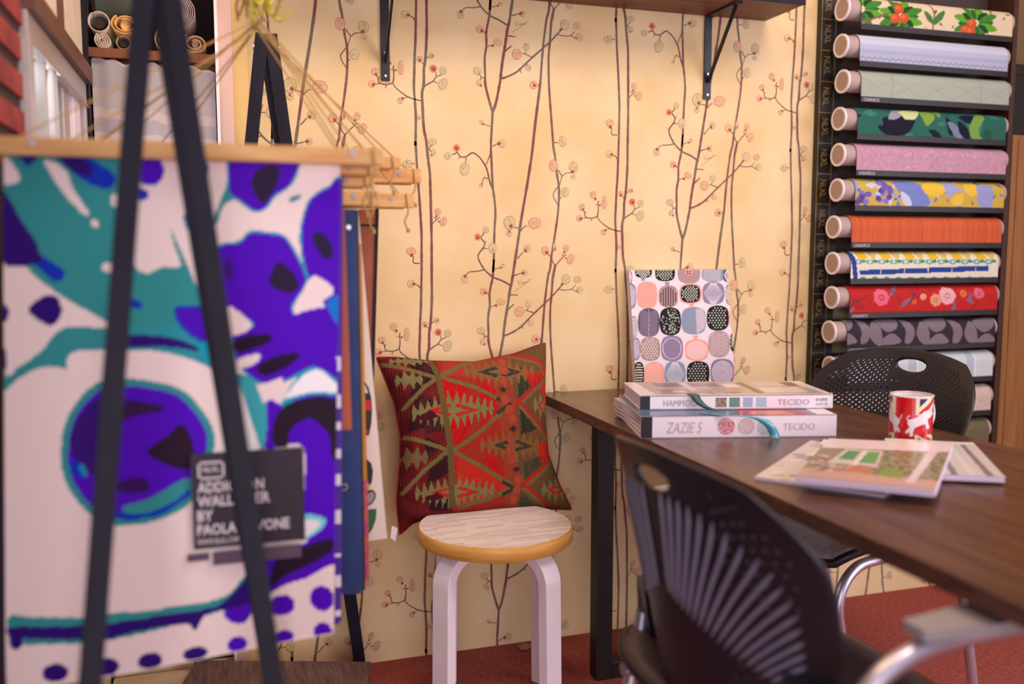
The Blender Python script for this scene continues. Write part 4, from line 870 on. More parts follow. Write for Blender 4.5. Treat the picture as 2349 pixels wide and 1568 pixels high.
def mpb(P):
    for k in range(7): P.poly([(k/7,0),(k/7+.06,0),(k/7+.02,1),(k/7-.03,1)], (206,204,198) if k % 2 else (120,114,124), raw=True)
    P.poly([(0,.9),(1,.9),(1,1),(0,1)], (216,214,206), raw=True)
def mpc(P):
    r_ = random.Random(4)
    for k in range(90): x, y = r_.uniform(0,.95), r_.uniform(0,.95); P.poly([(x,y),(x+.08,y+.01),(x+.06,y+.06),(x-.01,y+.04)], r_.choice([(206,186,170),(176,156,140),(222,206,206),(150,134,116)]), raw=True)
mag('thin magazine with open curled pages lying underneath, nearest the table edge', [(1730,1094),(2028,1136),(2120,1060),(1860,1010)], TZ+.0005, .0035, mpc)
mag('magazine with grey striped cover lying at the right behind the top one', [(2020,1082),(2305,1094),(2232,1016),(2030,1005)], TZ+.0045, .010, mpb, .01)
mag('magazine with a white window and garden plants on its cover, on top of the others', [(1825,1092),(2146,1124),(2186,1018),(1902,1006)], TZ+.016, .011, mpa)
for k, (pts, lab) in enumerate((([(1880,1020),(1960,1028),(1965,1018),(1890,1008)],'small loose curled page edge beside the top magazine, further back'),([(1845,1045),(1900,1050),(1905,1040),(1870,1034)],'small loose curled page edge beside the top magazine, nearer'))):
    q = [onZ(x, y, TZ+.010+.003*k) for x, y in pts]; m = MB(); m.prism(q, (0,0,.0012)); o = m.build('loose_page', mat('cream_page', (222,206,200), .6), None, bevel=.0004); tag(o, lab, 'page', 'loose pages by the magazines')

# ---- scrap of paper by the wall
q = [onZ(x, y, .004) for x, y in ((1187,1482),(1206,1476),(1222,1482),(1208,1490),(1195,1490))]; m = MB(); m.prism(q, (0,0,.002)); tag(m.build('paper_scrap', mat('scrap_ochre', (176,126,84), .8)), 'small ochre scrap of paper on the carpet behind the stool', 'scrap')

# ================================================================== LEFT FOREGROUND
# ---- hanging sample sheet with painted purple flowers
YS = -1.0
def s_conv(x, y): p = onY(x, y, YS); return (p.x, p.z)
TL, TR, BRc, BLc = onY(5,322,YS), onY(781,362,YS), onY(766,1452,YS), onY(14,1590,YS)
KA = lambda x, y: (x/2.61, y/2.61); KB = lambda x, y: (x/2.61, 500+y/2.61); KC = lambda x, y: (x/2.61, 968+y/2.61)
WHT, TEA, CYN, PUR, DRK, BLU, DPU = (246,222,220), (52,146,150), (20,160,186), (82,0,192), (40,20,40), (16,48,186), (46,6,116)
x0s, x1s, z0s, z1s = min(TL.x, BLc.x), max(TR.x, BRc.x), min(BRc.z, BLc.z)-.002, max(TL.z, TR.z)+.001
P = Paint(x0s, x1s, z0s, z1s, .0022, WHT, s_conv)
def B(K, pts, col): P.blob([K(*p) for p in pts], col)
def BE(K, pts, col, edge, g=9):
    c = np.array(pts, float); m_ = c.mean(0); e = [(m_[0]+(p[0]-m_[0])*(1+g/max(20,np.hypot(*(p-m_)))), m_[1]+(p[1]-m_[1])*(1+g/max(20,np.hypot(*(p-m_))))) for p in c]
    B(K, e, edge); B(K, pts, col)
# teal field
B(KA, [(0,820),(300,820),(560,850),(690,930),(730,1000),(720,1500),(900,1500),(1000,1350),(1100,1340),(1230,1600),(1240,1800),(1240,2000),(1000,2060),(700,1990),(560,1900),(330,1760),(120,1590),(10,1500)], TEA)
B(KB, [(20,1040),(110,960),(260,890),(390,900),(410,920),(400,870),(440,800),(640,780),(640,660),(420,650),(330,690),(260,780),(130,880),(30,900)], TEA)
B(KB, [(640,660),(900,660),(1100,620),(1280,700),(1340,900),(1500,960),(1580,1150),(1560,1380),(1420,1370),(1350,1000),(1300,920),(1100,830),(900,790),(640,780)], (46,150,164))
B(KA, [(0,840),(200,800),(420,860),(560,960),(690,1050),(650,1130),(500,1080),(360,960),(250,900),(160,1000),(100,880)], BLU)
B(KA, [(60,830),(280,830),(170,985)], (36,30,140)); B(KA, [(330,900),(440,900),(530,980),(560,1040),(500,1050),(410,1010)], DPU)
B(KA, [(265,965),(330,975),(400,1030),(440,1130),(530,1270),(500,1280),(400,1180),(320,1070)], WHT); B(KA, [(550,1310),(590,1330),(585,1360),(550,1345)], WHT)
B(KA, [(20,940),(60,960),(120,1060),(80,1100),(20,1090)], WHT); P.ell(*KA(690,1200), 10, 14, WHT)
B(KB, [(20,210),(90,240),(330,440),(640,620),(640,655),(420,650),(330,690),(240,770),(130,870),(20,900)], WHT)
B(KB, [(620,270),(680,280),(680,320),(620,315)], WHT)
B(KB, [(15,0),(130,30),(200,130),(230,210),(380,310),(370,370),(310,370),(200,270),(90,200),(15,140)], BLU); B(KB, [(15,0),(110,10),(180,90),(230,180),(200,250),(60,180)], DPU)
B(KA, [(10,1170),(60,1200),(130,1330),(220,1480),(240,1566),(10,1566)], DPU)
B(KB, [(170,540),(210,500),(290,460),(350,480),(370,560),(340,620),(290,640),(200,590)], DPU); B(KB, [(15,520),(45,540),(45,600),(15,620)], DPU); B(KB, [(15,780),(35,800),(40,870),(20,920)], DPU)
# white between the uprights
B(KA, [(840,880),(1380,900),(1400,1150),(1300,1300),(1330,1420),(1200,1700),(1130,1600),(1010,1340),(960,1290),(900,1290),(820,1310),(800,1050)], WHT)
B(KB, [(800,0),(900,-120),(1000,0),(1040,150),(1080,290),(980,290),(880,330),(800,260)], WHT); B(KB, [(1050,0),(1110,0),(1200,120),(1190,220),(1140,200)], WHT)
B(KA, [(700,830),(850,830),(840,900),(720,900)], WHT)
BE(KA, [(850,960),(900,945),(960,970),(975,1040),(940,1095),(880,1100),(840,1070)], PUR, BLU, 8); B(KA, [(810,1130),(880,1140),(890,1180),(840,1200)], BLU)
B(KA, [(1110,1010),(1230,960),(1245,1050),(1180,1120),(1115,1090)], CYN); B(KA, [(1120,1020),(1235,975),(1240,1050),(1180,1100)], PUR)
B(KA, [(1100,1290),(1150,1240),(1220,1240),(1240,1330),(1200,1395),(1120,1370)], CYN); B(KA, [(1108,1295),(1150,1250),(1220,1250),(1235,1330),(1195,1385),(1130,1365)], PUR)
B(KA, [(1280,1310),(1350,1130),(1370,1120),(1420,1180),(1340,1230),(1300,1340)], TEA)
# top petal
BE(KA, [(1385,925),(1600,920),(1780,950),(1775,1030),(1730,1110),(1640,1170),(1600,1230),(1530,1260),(1440,1200),(1375,1150),(1370,1050)], PUR, CYN, 12)
B(KA, [(1520,1040),(1590,990),(1670,1000),(1665,1090),(1600,1200),(1560,1210),(1510,1120)], (46,30,62)); B(KA, [(1735,1185),(1800,1160),(1800,1185),(1745,1210)], TEA)
# right petal
BE(KA, [(2050,1120),(1960,1130),(1860,1200),(1815,1330),(1810,1450),(1830,1600),(1900,1750),(2050,1860)], PUR, CYN, 14)
B(KB, [(1870,100),(1930,90),(1990,160),(1990,230),(1950,245),(1900,190)], (44,28,66))
# big petals in the middle
BE(KB, [(1320,170),(1430,150),(1500,90),(1600,95),(1700,115),(1760,200),(1820,320),(1825,400),(1750,560),(2040,540),(2040,830),(1980,860),(1840,900),(1730,960),(1600,990),(1520,960),(1430,860),(1400,700),(1520,640),(1370,540),(1240,520),(1200,400),(1220,300)], PUR, CYN, 14)
B(KB, [(1640,290),(1690,270),(1780,360),(1780,420),(1730,450),(1620,400)], (42,26,58)); B(KB, [(1370,240),(1400,300),(1370,380),(1340,300)], (60,20,120))
B(KB, [(1760,570),(1860,360),(1940,370),(2000,430),(1960,480),(1850,540)], WHT); B(KB, [(1960,500),(2040,470),(2040,640),(1990,590)], (20,120,210))
B(KB, [(1370,530),(1440,570),(1510,650),(1400,700),(1380,620)], WHT)
BE(KB, [(1060,560),(1120,540),(1230,560),(1280,640),(1290,740),(1200,720),(1110,650)], PUR, BLU, 22)
B(KB, [(1400,740),(1500,700),(1620,700),(1620,740),(1500,790),(1420,800)], (38,16,46)); B(KB, [(1540,890),(1620,840),(1740,810),(1800,820),(1740,880),(1640,930),(1570,940)], (38,16,46))
B(KB, [(1420,850),(1500,820),(1560,820),(1530,870),(1440,900)], WHT); B(KB, [(1550,1000),(1620,980),(1690,960),(1680,1020),(1620,1100),(1570,1050)], WHT)
B(KB, [(740,700),(900,700),(1050,720),(1180,770),(1250,810),(1150,790),(1000,770),(760,770)], DPU); B(KB, [(1180,760),(1290,760),(1320,880),(1270,880)], CYN); B(KB, [(780,480),(840,500),(850,530),(800,540)], BLU)
# lower right flower
B(KB, [(2040,830),(1990,840),(2000,880),(2040,890)], WHT)
B(KB, [(1600,1100),(1690,1110),(1760,980),(1860,900),(2040,900),(2040,1900),(1820,1900),(1820,1380),(1580,1380)], PUR)
B(KB, [(1690,1100),(1760,980),(1840,905),(1920,900),(2035,990),(2035,1060),(1900,1060),(1790,1080),(1700,1130)], CYN)
B(KB, [(1705,1080),(1780,980),(1850,920),(1930,915),(2030,1010),(2030,1050),(1900,1040),(1790,1060)], (248,240,244))
B(KB, [(1640,1360),(1640,1230),(1700,1130),(1800,1090),(1920,1070),(2010,1090),(2040,1150),(2040,1420),(1990,1440),(1970,1300),(1880,1210),(1800,1220),(1730,1290),(1720,1370)], (40,24,40))
B(KB, [(1560,1090),(1600,1130),(1580,1380),(1500,1380),(1500,1250),(1440,1000),(1520,960)], (64,170,182)); B(KB, [(1350,1000),(1430,1000),(1500,1200),(1540,1320),(1550,1390),(1450,1390)], WHT); B(KB, [(1440,1080),(1500,1200),(1540,1370),(1490,1390)], (246,240,242))
# large lower-left bloom
BE(KB, [(610,1020),(720,1005),(860,1010),(1060,1060),(1180,1180),(1240,1300),(1230,1420),(1200,1560),(1100,1670),(960,1740),(800,1790),(640,1780),(520,1690),(430,1550),(410,1400),(430,1250),(500,1120)], PUR, TEA, 44)
B(KB, [(620,1060),(760,1080),(1000,1140),(760,1200),(700,1300),(690,1560),(500,1500),(420,1350),(480,1180)], (56,10,118)); B(KB, [(760,1100),(920,1110),(1000,1140),(800,1180),(720,1200)], (52,20,70)); B(KB, [(880,1400),(1000,1300),(1080,1230),(1140,1300),(1160,1400),(1140,1500),(1020,1480)], (44,20,44))
B(KC, [(420,230),(460,230),(520,300),(500,340),(430,300)], BLU); B(KC, [(470,250),(510,260),(520,320),(490,310)], (36,140,200)); B(KC, [(720,350),(860,330),(900,400),(780,420),(700,400)], (54,14,90))
B(KC, [(740,500),(900,450),(1130,330),(1130,480),(1000,560),(820,610),(680,590),(760,560)], TEA); B(KC, [(690,540),(880,540),(1060,460),(1130,400),(1130,440),(980,540),(860,570),(740,580)], BLU)
# stem across the foot and the dotted border
B(KC, [(50,1170),(200,1170),(500,1165),(660,1140),(900,1120),(1080,1090),(1250,1070),(1380,1020),(1500,900),(1720,900),(1620,1050),(1500,1150),(1400,1110),(1250,1150),(1000,1220),(640,1300),(300,1330),(70,1320)], TEA)
B(KC, [(60,1230),(300,1225),(640,1200),(1000,1145),(1250,1110),(1330,1080),(1420,1000),(1500,900),(1560,860),(1640,1060),(1520,1100),(1480,1190),(1400,1200),(1350,1130),(1230,1150),(1170,1240),(1100,1200),(800,1250),(640,1290),(300,1300),(70,1290)], DPU)
B(KC, [(1600,1040),(1500,1000),(1600,800),(1800,740),(1960,640),(2020,600),(2020,860),(1860,930),(1700,980)], PUR); B(KC, [(1620,1000),(1650,840),(1800,760),(1980,700),(1990,770),(1850,860),(1700,930)], (40,20,44)); B(KC, [(1820,560),(1950,580),(1930,640),(1830,710),(1810,700)], (120,210,220)); B(KC, [(1820,590),(1920,600),(1880,660),(1820,690)], (240,232,236))
B(KC, [(1600,1050),(1800,960),(2010,860),(2010,1100),(1900,1300),(1640,1300)], WHT); B(KC, [(1350,1130),(1520,1090),(1480,1180),(1420,1200),(1370,1190)], PUR)
for c_, rx, ry in (((1690,1100),78,62),((1930,1060),72,76),((1935,1260),55,58),((1700,1290),62,40),((1420,1330),62,46),((1170,1380),76,40),((900,1420),74,50),((640,1460),76,54),((330,1500),80,54),((90,1320),40,46)): x, y = KC(*c_); P.ell(x, y, rx/2.61, ry/2.61, PUR if c_[0] > 1300 else DPU, -.2)
smp = thing('wallpaper_sample', 'large hanging sample with purple, teal and black painterly flowers and a black label, foreground left', 'sample', (0,YS,TR.z), 'sample sheets hanging from the wooden rails')
zt0, zt1 = TL.z, TR.z
def sfm(A, Bz):
    fz = np.clip((Bz-BRc.z)/(TR.z-BRc.z), 0, 1); xl = BLc.x+(TL.x-BLc.x)*fz; xr = BRc.x+(TR.x-BRc.x)*fz   # the sheet's side edges
    fx = np.clip(A, xl, xr); zt = TL.z+(TR.z-TL.z)*(fx-TL.x)/(TR.x-TL.x); zb = BLc.z+(BRc.z-BLc.z)*(fx-BLc.x)/(BRc.x-BLc.x)
    return fx, YS+.004*np.sin(fx*14), np.clip(Bz, zb, zt)
P.build('printed_sheet', sfm, PRINT, smp, solid=.0012)
lab = MB(); l0, l1, l2, l3 = onY(437,1042,YS-.006), onY(695,1024,YS-.006), onY(693,1236,YS-.006), onY(434,1262,YS-.006)
lx0, lx1, lz0, lz1 = l0.x, l1.x, (l2.z+l3.z)/2, (l0.z+l1.z)/2
lab.mm((lx0,YS-.0075,lz0), (lx1,YS-.0065,lz1)); lo = lab.build('label_panel', mat('label_dark', (40,26,44), .6), smp)
WI = mat('label_ink', (232,216,224), .6)
def ltext(s, x, y, xe, h, bold=.0005): p = onY(x, y, YS-.008); pe = onY(xe, y, YS-.008); text_obj('lettering', s, (p.x, YS-.0078, p.z), (1,0,0), (0,0,1), h, WI, lo, width=pe.x-p.x, bold=bold)
ltext('ADDICTION', 453, 1131, 606, .0162); ltext('WALLPAPER', 453, 1163, 620, .0162); ltext('BY', 453, 1196, 490, .0162); ltext('PAOLA NAVONE', 453, 1228, 665, .0162); ltext('WWW.NLXL.COM', 453, 1250, 548, .0085, .0001)
ltext('NLXL', 465, 1083, 504, .0085, .0002)
lg = MB(); a = onY(453,1060,YS-.008); b = onY(515,1096,YS-.008); w = .0030
for q in ((a.x,a.x+w,b.z,a.z),(b.x-w,b.x,b.z,a.z),(a.x,b.x,a.z-w,a.z),(a.x,b.x,b.z,b.z+w)): lg.mm((q[0],YS-.0082,q[2]), (q[1],YS-.0077,q[3]))
lg.build('logo_frame', WI, lo)
sp = MB(); a = onY(429,1272,YS-.007); b = onY(480,1284,YS-.007); sp.mm((a.x,YS-.0075,b.z), (b.x,YS-.0068,a.z)); a = onY(488,1268,YS-.007); b = onY(692,1276,YS-.007); sp.mm((a.x,YS-.0075,b.z), (b.x,YS-.0068,a.z+.001)); sp.build('caption_strip', mat('caption_grey', (92,70,92), .7), smp)
# ---- rails (a pair of battens screwed together) and cords
HK = onY(590,48,-.80)
def rail(label, y, xl, right_px, ytop, ybot, cords=True, n=0):
    a = onY(right_px, ytop, y); b = onY(right_px, ybot, y); th = a.z-b.z; xr = a.x; z1 = a.z; z0 = b.z
    t = thing('hanger_rail', label, 'hanger', ((xl+xr)/2, y, z0), 'wooden hanger rails of the samples')
    MB().mm((xl,y-.030,z0), (xr,y-.012,z1)).build('front_batten', PINE, t, bevel=.002); MB().mm((xl,y+.004,z0-.001), (xr-.012,y+.020,z1-.002)).build('rear_batten', PINE, t, bevel=.002)
    for x in (xr-.045, xl+.05): MB().cyl((x,y-.0315,(z0+z1)/2+.004), (x,y+.0,(z0+z1)/2+.004), .004, 10).build('screw', mat('zinc_screw', (150,150,168), .35, .8), t)
    if cords:
        for x in (xr-.022, xl+.022):
            if x < -.262: x = -.262
            MB().tube([(x,y-.004,z1-.002), (HK.x+random.uniform(-.012,.012), HK.y+random.uniform(-.01,.01), HK.z+random.uniform(-.01,.01))], .0013, 5).build('cord', mat('jute', (176,140,84), .9), t)
        x = xr-.016; MB().tube(smooth_path([(x,y-.03,z1), (x+.003,y-.034,z0-.008), (x-.004,y-.034,z0-.026), (x+.003,y-.033,z0-.044)], 5), .0016, 6).build('knotted_cord_end', MC['jute'], t); MB().tube([(x+.003,y-.033,z0-.040), (x+.003,y-.033,z0-.048)], .0036, 8).build('knot', MC['jute'], t)
RL = [('frontmost pine hanger rail carrying the purple flower sample',-1.0,-.277,872,346,383),('second pine hanger rail, end just behind and below the frontmost rail',-.92,-.26,862,384,406),('pine hanger rail with its end cut square above the blue sample',-.84,-.25,852,408,432),
      ('thick pine hanger rail directly above the blue sample',-.76,-.24,865,440,474),('short-looking pine rail whose end shows above right of the front rail',-.69,-.22,912,364,390),('lowest and rearmost pine rail with a knotted cord dangling from its end',-.60,-.18,943,446,478),('pale pine rail reaching furthest right against the wallpaper',-.52,-.12,959,390,423)]
for r in RL: rail(*r)
# ---- the other samples behind
def sheet(label, y, pts, m, th=.004, parts=None, name='wallpaper_sample'):
    q = [onY(a, b, y) for a, b in pts]; t = thing(name, label, 'sample', (q[0].x, y, q[0].z), 'sample sheets hanging from the wooden rails')
    mm_ = MB(); mm_.prism(q, (0,th,0)); mm_.build('board' if th > .003 else 'sheet', m, t)
    if parts: parts(t, y)
    return t
PDOT = mat('purple_print', (72,20,150), .6)
def dots(t, y):
    m = MB()
    for k, (a, b) in enumerate(((818,850),(905,935),(968,985),(1030,1050),(1088,1112),(1170,1200),(1270,1276),(1320,1345),(1400,1412))): q0 = onY(768, a, y-.001); q1 = onY(782, b, y-.001); m.mm((q0.x,y-.0012,q1.z), (q1.x,y-.0004,q0.z))
    m.build('white_print', mat('print_white', (240,228,236), .6), t)
sheet('purple printed sheet with white dashes, its edge just showing behind the large flower sample', -.955, [(560,420),(787,408),(783,1425),(770,1432),(560,1440)], PDOT, .002, dots)
sheet('terracotta sheet hanging in front of the blue board', -.90, [(560,470),(790,478),(807,985),(560,990)], mat('terracotta_sheet', (176,84,54), .7), .003)
def bluep(t, y):
    q = onY(800,521,y-.001); m = MB(); m.cyl((q.x,y-.0015,q.z), (q.x,y+.0005,q.z), .004, 12); m.build('rivet', CHROME, t)
    q0 = onY(784,1112,y-.001); m = MB(); m.tube(smooth_path([(q0.x,y-.001,q0.z), (q0.x+.008,y-.001,q0.z), (q0.x+.008,y-.001,q0.z-.008), (q0.x+.001,y-.001,q0.z-.009)], 4), .0012, 5); m.build('label_mark', mat('mark_beige', (170,160,150), .7), t)
sheet('dark blue board hanging just right of the large flower sample', -.82, [(560,474),(817,480),(833,1352),(822,1362),(560,1362)], mat('navy_cloth', (34,58,118), .7, c2=(28,46,96), scale=20), .006, bluep)
sheet('black-edged worn board right behind the dark blue board', -.775, [(600,478),(822,482),(838,1352),(600,1358)], mat('black_board', (34,26,28), .6, c2=(60,46,40), scale=14), .006)
def ocherp(t, y):
    q0 = onY(834,1100,y-.001); q1 = onY(846,1330,y-.001); m = MB(); m.mm((q0.x,y-.0012,q1.z), (q1.x+.001,y-.0004,q0.z)); m.build('patterned_band', mat('magenta_orange', (176,40,140), .6, c2=(214,104,50), scale=60), t)
sheet('narrow-showing orange sheet turning magenta towards its foot', -.735, [(600,560),(829,560),(842,1100),(847,1330),(600,1334)], mat('orange_sheet', (196,128,40), .6), .002, ocherp)
def cartoonp(t, y):
    K = lambda x, yy: onY(750+x/2.536, 950+yy/2.536, y-.001); K3 = lambda x, yy: onY(750+x/3.92, 600+yy/3.92, y-.001)
    def fill(name, pts, m_, d): q = [K(*p) for p in pts]; b = MB(); b.prism([Vector((p.x,y-d,p.z)) for p in q], (0,.0004,0)); b.build(name, m_, t)
    bk_ = mat('ink_black', (36,26,34), .6)
    def f3(name, pts, m_, d): q = [K3(*p) for p in pts]; b = MB(); b.prism([Vector((p.x,y-d,p.z)) for p in q], (0,.0004,0)); b.build(name, m_, t)
    f3('black_shape', [(250,1050),(335,1070),(375,1130),(398,1220),(406,1330),(400,1450),(378,1560),(250,1560)], bk_, .0010)
    f3('white_patch', [(300,1110),(345,1110),(370,1180),(340,1180),(300,1170)], mat('patch_white', (220,206,200), .7), .0016)
    f3('red_patch', [(300,1245),(388,1245),(396,1335),(300,1335)], mat('patch_red', (196,24,34), .6), .0016); f3('red_patch', [(300,1520),(375,1520),(345,1568),(300,1568)], MC['patch_red'], .0016)
    f3('olive_shape', [(300,670),(325,665),(333,740),(325,830),(300,830)], mat('olive_patch', (150,116,50), .7), .0010)
    fill('black_shape', [(200,265),(235,262),(258,285),(268,330),(262,390),(240,440),(200,440)], bk_, .0010)
    fill('yellow_patch', [(215,400),(236,396),(252,412),(238,450),(215,452)], mat('patch_yellow', (206,170,90), .7), .0016)
    fill('grey_ring', [(215,520),(215,452),(240,440),(268,438),(284,460),(282,490),(262,520),(238,532)], bk_, .0010); fill('grey_ring_inner', [(232,515),(240,462),(262,446),(276,464),(272,492),(250,518)], mat('patch_grey', (150,140,140), .7), .0016)
    fill('leaf_outline', [(200,572),(250,552),(288,550),(284,610),(262,670),(225,712),(200,712)], bk_, .0010); fill('leaf', [(200,578),(252,558),(282,556),(278,608),(257,664),(222,704),(200,704)], mat('patch_green', (22,108,52), .7), .0016)
sheet('white sheet with bold black, red and green shapes hanging beside the cushion', -.68, [(600,478),(822,478),(888,1234),(822,1244),(600,1250)], mat('cream_sheet', (222,204,196), .7), .002, cartoonp)
def terp(t, y):
    q = onY(866,478,y-.001); m = MB(); a = [onY(x, yy, y-.001) for x, yy in ((862,478),(869,478),(857,905),(850,905))]; m.prism([Vector((p.x,y-.003,p.z)) for p in a], (0,.006,0)); m.build('dark_edge', BLACKW, t)
    a0 = onY(826,514,y-.001); a1 = onY(866,519,y-.001); MB().mm((a0.x,y-.002,a1.z), (a1.x,y-.0006,a0.z)).build('seam_line', BLACKW, t)
sheet('brown terracotta panel with dark right edge showing above the cushion', -.56, [(700,480),(866,480),(853,905),(700,905)], mat('terracotta_panel', (168,92,58), .7, c2=(150,76,48), scale=8), .006, terp)
# ---- cluster of yellow hooks and cord where the hangers meet
hk = thing('hook_cluster', 'bundle of yellow-coated hooks and knotted jute cord where the sample cords meet', 'hook', HK)
for k in range(7):
    a = random.uniform(0, 6.28); d = Vector((math.cos(a)*.9, math.sin(a)*.5, 0)); c0 = HK+Vector((random.uniform(-.02,.02), random.uniform(-.02,.02), random.uniform(.0,.05)))
    MB().tube(smooth_path([c0+Vector((0,0,.05)), c0+d*.006, c0+d*.022+Vector((0,0,-.012)), c0+d*.040+Vector((0,0,.004))], 5), .0028, 8).build('yellow_hook', mat('yellow_vinyl', (196,180,50), .35), hk)
for k in range(9):
    c0 = HK+Vector((random.uniform(-.03,.03), random.uniform(-.02,.02), random.uniform(-.01,.05))); MB().tube(smooth_path([c0, c0+Vector((random.uniform(-.02,.02),0,.03)), c0+Vector((random.uniform(-.03,.03),.0,.045)), c0+Vector((random.uniform(-.02,.02),.01,.01))], 5), .0022, 6).build('cord_loop', MC['jute'], hk)
MB().tube([HK+Vector((0,0,.04)), (HK.x-.02,HK.y,ROOM_T)], .003, 8).build('main_cord', MC['jute'], hk)

# ---- easels
def easel(label, pl, pr, foot_l, foot_r, rear, wd_, th, cross=None):
    """pl/pr: upper points, foot_*: points lower on the same legs (extended to the floor)"""
    t = thing('easel', label, 'easel', ((foot_l.x+foot_r.x)/2, (foot_l.y+foot_r.y)/2, 0), 'black easels')
    def ext(a, b, z): d = b-a; return a+d*((z-a.z)/d.z)
    dl, dr = (pl-foot_l), (pr-foot_r)
    best = min(np.linspace(pl.z, 2.4, 60), key=lambda z: abs(ext(pl, foot_l, z).x-ext(pr, foot_r, z).x+wd_*.9))
    fwd = Vector((0,-1,0))
    for a, b in ((pl, foot_l), (pr, foot_r)):
        A_, B_ = ext(a, b, best), ext(a, b, 0.0)
        x = (B_-A_).normalized(); m = MB(); m.beam(A_, B_, th, wd_, fwd.cross(x).cross(x)*-1 if False else (1,0,0)); m.build('leg', BLACKW, t, bevel=.001)
    apex = (ext(pl, foot_l, best)+ext(pr, foot_r, best))/2
    MB().beam(apex+Vector((0,.012,-.03)), rear, wd_, th, (0,1,0)).build('rear_leg', BLACKW, t, bevel=.001)
    MB().cyl(apex+Vector((-.03,.0,-.03)), apex+Vector((.03,.0,-.03)), .006, 12).build('hinge_bolt', CHROME, t)
    return t
# front easel
yl = lambda py: -1.16-(py/1568.)*.12
easel('black wooden easel standing in the foreground, its two legs crossing the purple flower sample', onY(329,0,yl(0)), onY(394,0,yl(0)), onY(207,1568,yl(1568)), onY(628,1568,yl(1568)), onY(628+(1730-1568)*.149,1730,-1.085), .0245, .018)
easel('black wooden easel against the wall behind the hanging samples', onY(601,77,-.19), onY(620,77,-.19), onY(461,1500,-.045), onY(824,1510,-.045), onY(824+20*.145,1530,-.025), .029, .018)

# ---- low furniture behind the easel
q = [onZ(x, y, .10) for x, y in ((418,1568),(843,1568),(850,1517),(452,1513))]; a = q[0]+(q[0]-q[3])*1.4; b = q[1]+(q[1]-q[2])*1.2
pl_ = thing('low_plinth', 'low plinth with rough brown wood-grain top on the floor between the easels', 'plinth', ((a.x+b.x)/2,(a.y+b.y)/2,0))
m = MB(); m.prism([a, b, q[2], q[3]], (0,0,-.022)); m.build('plinth_top', mat('rough_oak', (122,90,84), .7, c2=(84,62,64), scale=10, stretch=(9,1,9)), pl_, bevel=.001)
m = MB(); c_ = (a+b+q[2]+q[3])/4; m.prism([Vector((c_.x+(p.x-c_.x)*.93, c_.y+(p.y-c_.y)*.93, 0)) for p in (a, b, q[2], q[3])], (0,0,.078)); m.build('plinth_body', mat('plinth_dark', (70,52,46), .7), pl_)
pc = thing('cream_board', 'cream wooden board lying low on the floor at the left behind the flower sample', 'board', (-.17,-.3,0))
m = MB(); m.prism([Vector((-.275,-.62,.045)), Vector((-.245,-.62,.04)), Vector((-.17,-.30,.04)), Vector((-.088,-.02,.04)), Vector((-.275,-.02,.04))], (0,0,.02)); m.build('board_top', mat('cream_wood', (226,196,164), .6, c2=(206,172,140), scale=5, stretch=(1,8,1)), pc)
m = MB(); m.mm((-.27,-.50,0), (-.21,-.04,.04)); m.build('batten', MC['cream_wood'], pc)
# ---- alcove shelf, cloth and rolls of paper
AZ = 1.571
ws = thing('alcove_shelf', 'wooden shelf board inside the corner alcove holding paper rolls', 'shelf', (-.13,.2,AZ))
MB().mm((XL+.003,.02,AZ), (XA-.005,.50,AZ+.022)).build('board', mat('alcove_wood', (150,88,48), .6, c2=(110,60,34), scale=5, stretch=(2,10,2)), ws, bevel=.001)
MB().mm((XL+.003,.06,AZ-.035), (XA-.005,.08,AZ-.0005)).build('front_rail', MC['alcove_wood'], ws)
P = Paint(0, 1, 0, 1, .004, (206,190,190)); 
for a_, b_, c_ in ((.0,.08,(206,180,172)),(.36,.44,(186,176,184)),(.44,.60,(200,180,174)),(.52,.58,(206,186,180)),(.70,.76,(180,172,182)),(.80,.88,(188,178,186)),(.88,.99,(176,170,176))): P.poly([(0,a_),(1,a_),(1,b_),(0,b_)], c_, raw=True)
P.c = P.c[:, :]
def cloth(U, V):
    x = XL+.012+U*(XA-XL-.018); zt = 1.568-.012*U+.004*np.sin(U*17)+.003*np.sin(U*41); zb = 1.0; z = zb+V*(zt-zb)
    return x, .035+.0035*np.sin(U*13+V*1.5)+.0012*np.sin(U*37)-.004*V, z
cl = thing('alcove_cloth', 'pale checked cloth hanging as a curtain under the alcove shelf', 'curtain', (-.13,.035,1.0)); P.build('cloth', cloth, mat('thin_cloth', rough=.85, attr=True, spec=.15), cl, solid=.001)
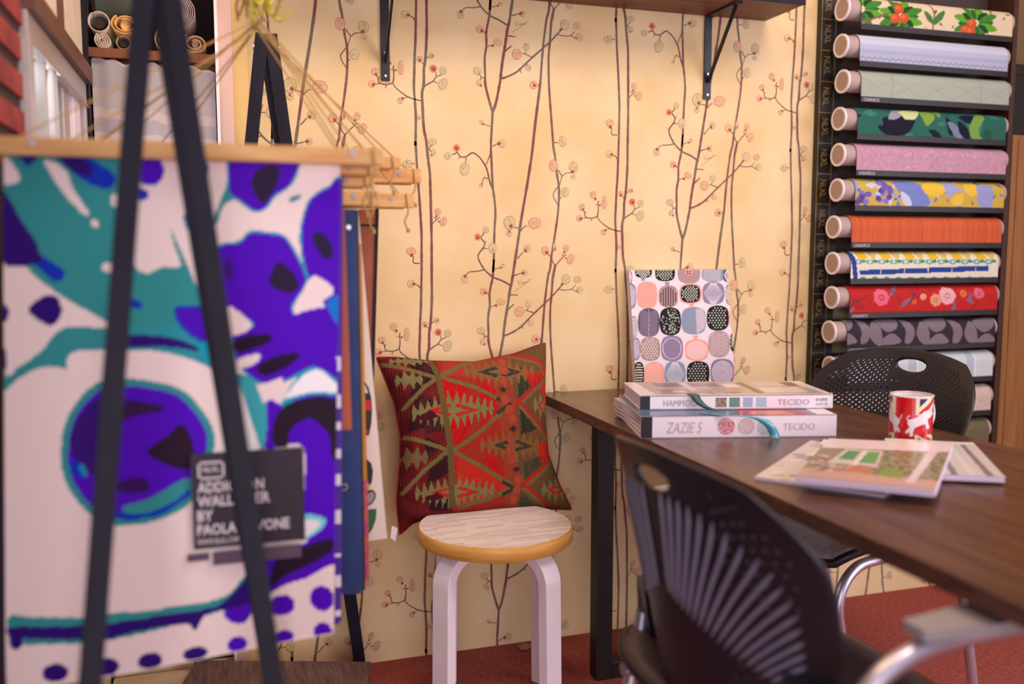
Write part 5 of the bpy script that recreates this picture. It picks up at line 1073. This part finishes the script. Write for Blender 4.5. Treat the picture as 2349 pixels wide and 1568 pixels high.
def rolled(label, cx, cz, r, turns, m, open_=False, sx=1., y0=.03, L=.38, mouth=.4):
    t = thing('paper_roll', label, 'paper roll', (cx, y0, cz-r), 'loose paper rolls on the alcove shelf'); n = 30*turns; prof = []
    for k in range(n+1): a = k/30*6.283; rr = r*(1-(1-mouth)*(k/n)); prof.append((cx+rr*sx*math.cos(a+2.2), cz+rr*math.sin(a+2.2)))
    b = MB(); vs = [(x, y0+random.uniform(0,.002), z) for x, z in prof]+[(x, y0+L, z) for x, z in prof]; m_ = len(prof); b.add(vs, [(i, i+1, m_+i+1, m_+i) for i in range(m_-1)], 0, True); b.build('rolled_sheet', m, t, solid=.0028)
    MB().tube([(cx,y0+.012,cz),(cx,y0+L,cz)], r*mouth*.6 if open_ else r*mouth*1.0, 20).build('core', mat('roll_hollow', (52,38,36), .9) if open_ else m, t)
CRM, YEL, PLA = mat('cream_felt', (222,202,184), .85, c2=(208,186,166), scale=20), mat('yellow_felt', (226,180,116), .8, c2=(214,164,100), scale=10), mat('clear_wrapped_paper', (206,166,126), .18, coat=.8, c2=(176,136,104), scale=30, bump=.5, bscale=40)
zs = AZ+.022
rolled('tight cream roll with small centre hole, low at the left end of the alcove shelf', -.243, zs+.0195, .0185, 3, CRM, mouth=.18)
rolled('small dark-mouthed roll beside the tight cream roll', -.198, zs+.017, .0160, 1, mat('brown_grey_paper', (150,124,106), .8), True, mouth=.92)
rolled('clear-wrapped beige roll between the front easel legs', -.105, zs+.030, .0290, 2, PLA, sx=.8, mouth=.3)
rolled('crumpled clear-wrapped roll at the right end of the alcove shelf', -.036, zs+.026, .0250, 2, PLA, sx=1.25, mouth=.3)
rolled('wide open cream roll with ragged mouth, lying over the smaller rolls', -.250, zs+.062, .0235, 1, CRM, True, mouth=.95)
rolled('yellow-lined folded paper lying over the smaller rolls', -.192, zs+.060, .0240, 2, YEL, sx=1.35, mouth=.5)
rolled('large silvery roll in layered clear film high in the alcove', -.075, zs+.100, .044, 4, mat('silver_film', (160,142,146), .2, coat=.6), mouth=.55)
gb = thing('green_bundle', 'dark green wrapped bundle at the top of the alcove', 'bundle', (-.2,.1,zs+.09)); MB().tube([(-.265,.15,zs+.125),(-.13,.15,zs+.130)], .040, 18).build('wrapping', mat('green_wrap', (72,84,74), .6, c2=(50,58,54), scale=10), gb)
kb = MB(); kb.mm((XL+.001,.004,.0), (XA-.005,.549,.062)); kb.build('trim_8', MC['cream_wood'])['kind'] = 'structure'
kf = thing('black_foot_block', 'small black block standing low in the alcove beside the white jamb', 'block', (-.04,.03,.062)); MB().mm((-.088,.010,.0625), (-.052,.05,.082)).build('block', BLACKM, kf); MB().mm((-.050,.012,.0625), (.004,.05,.088)).build('plate', BLACKM, kf)
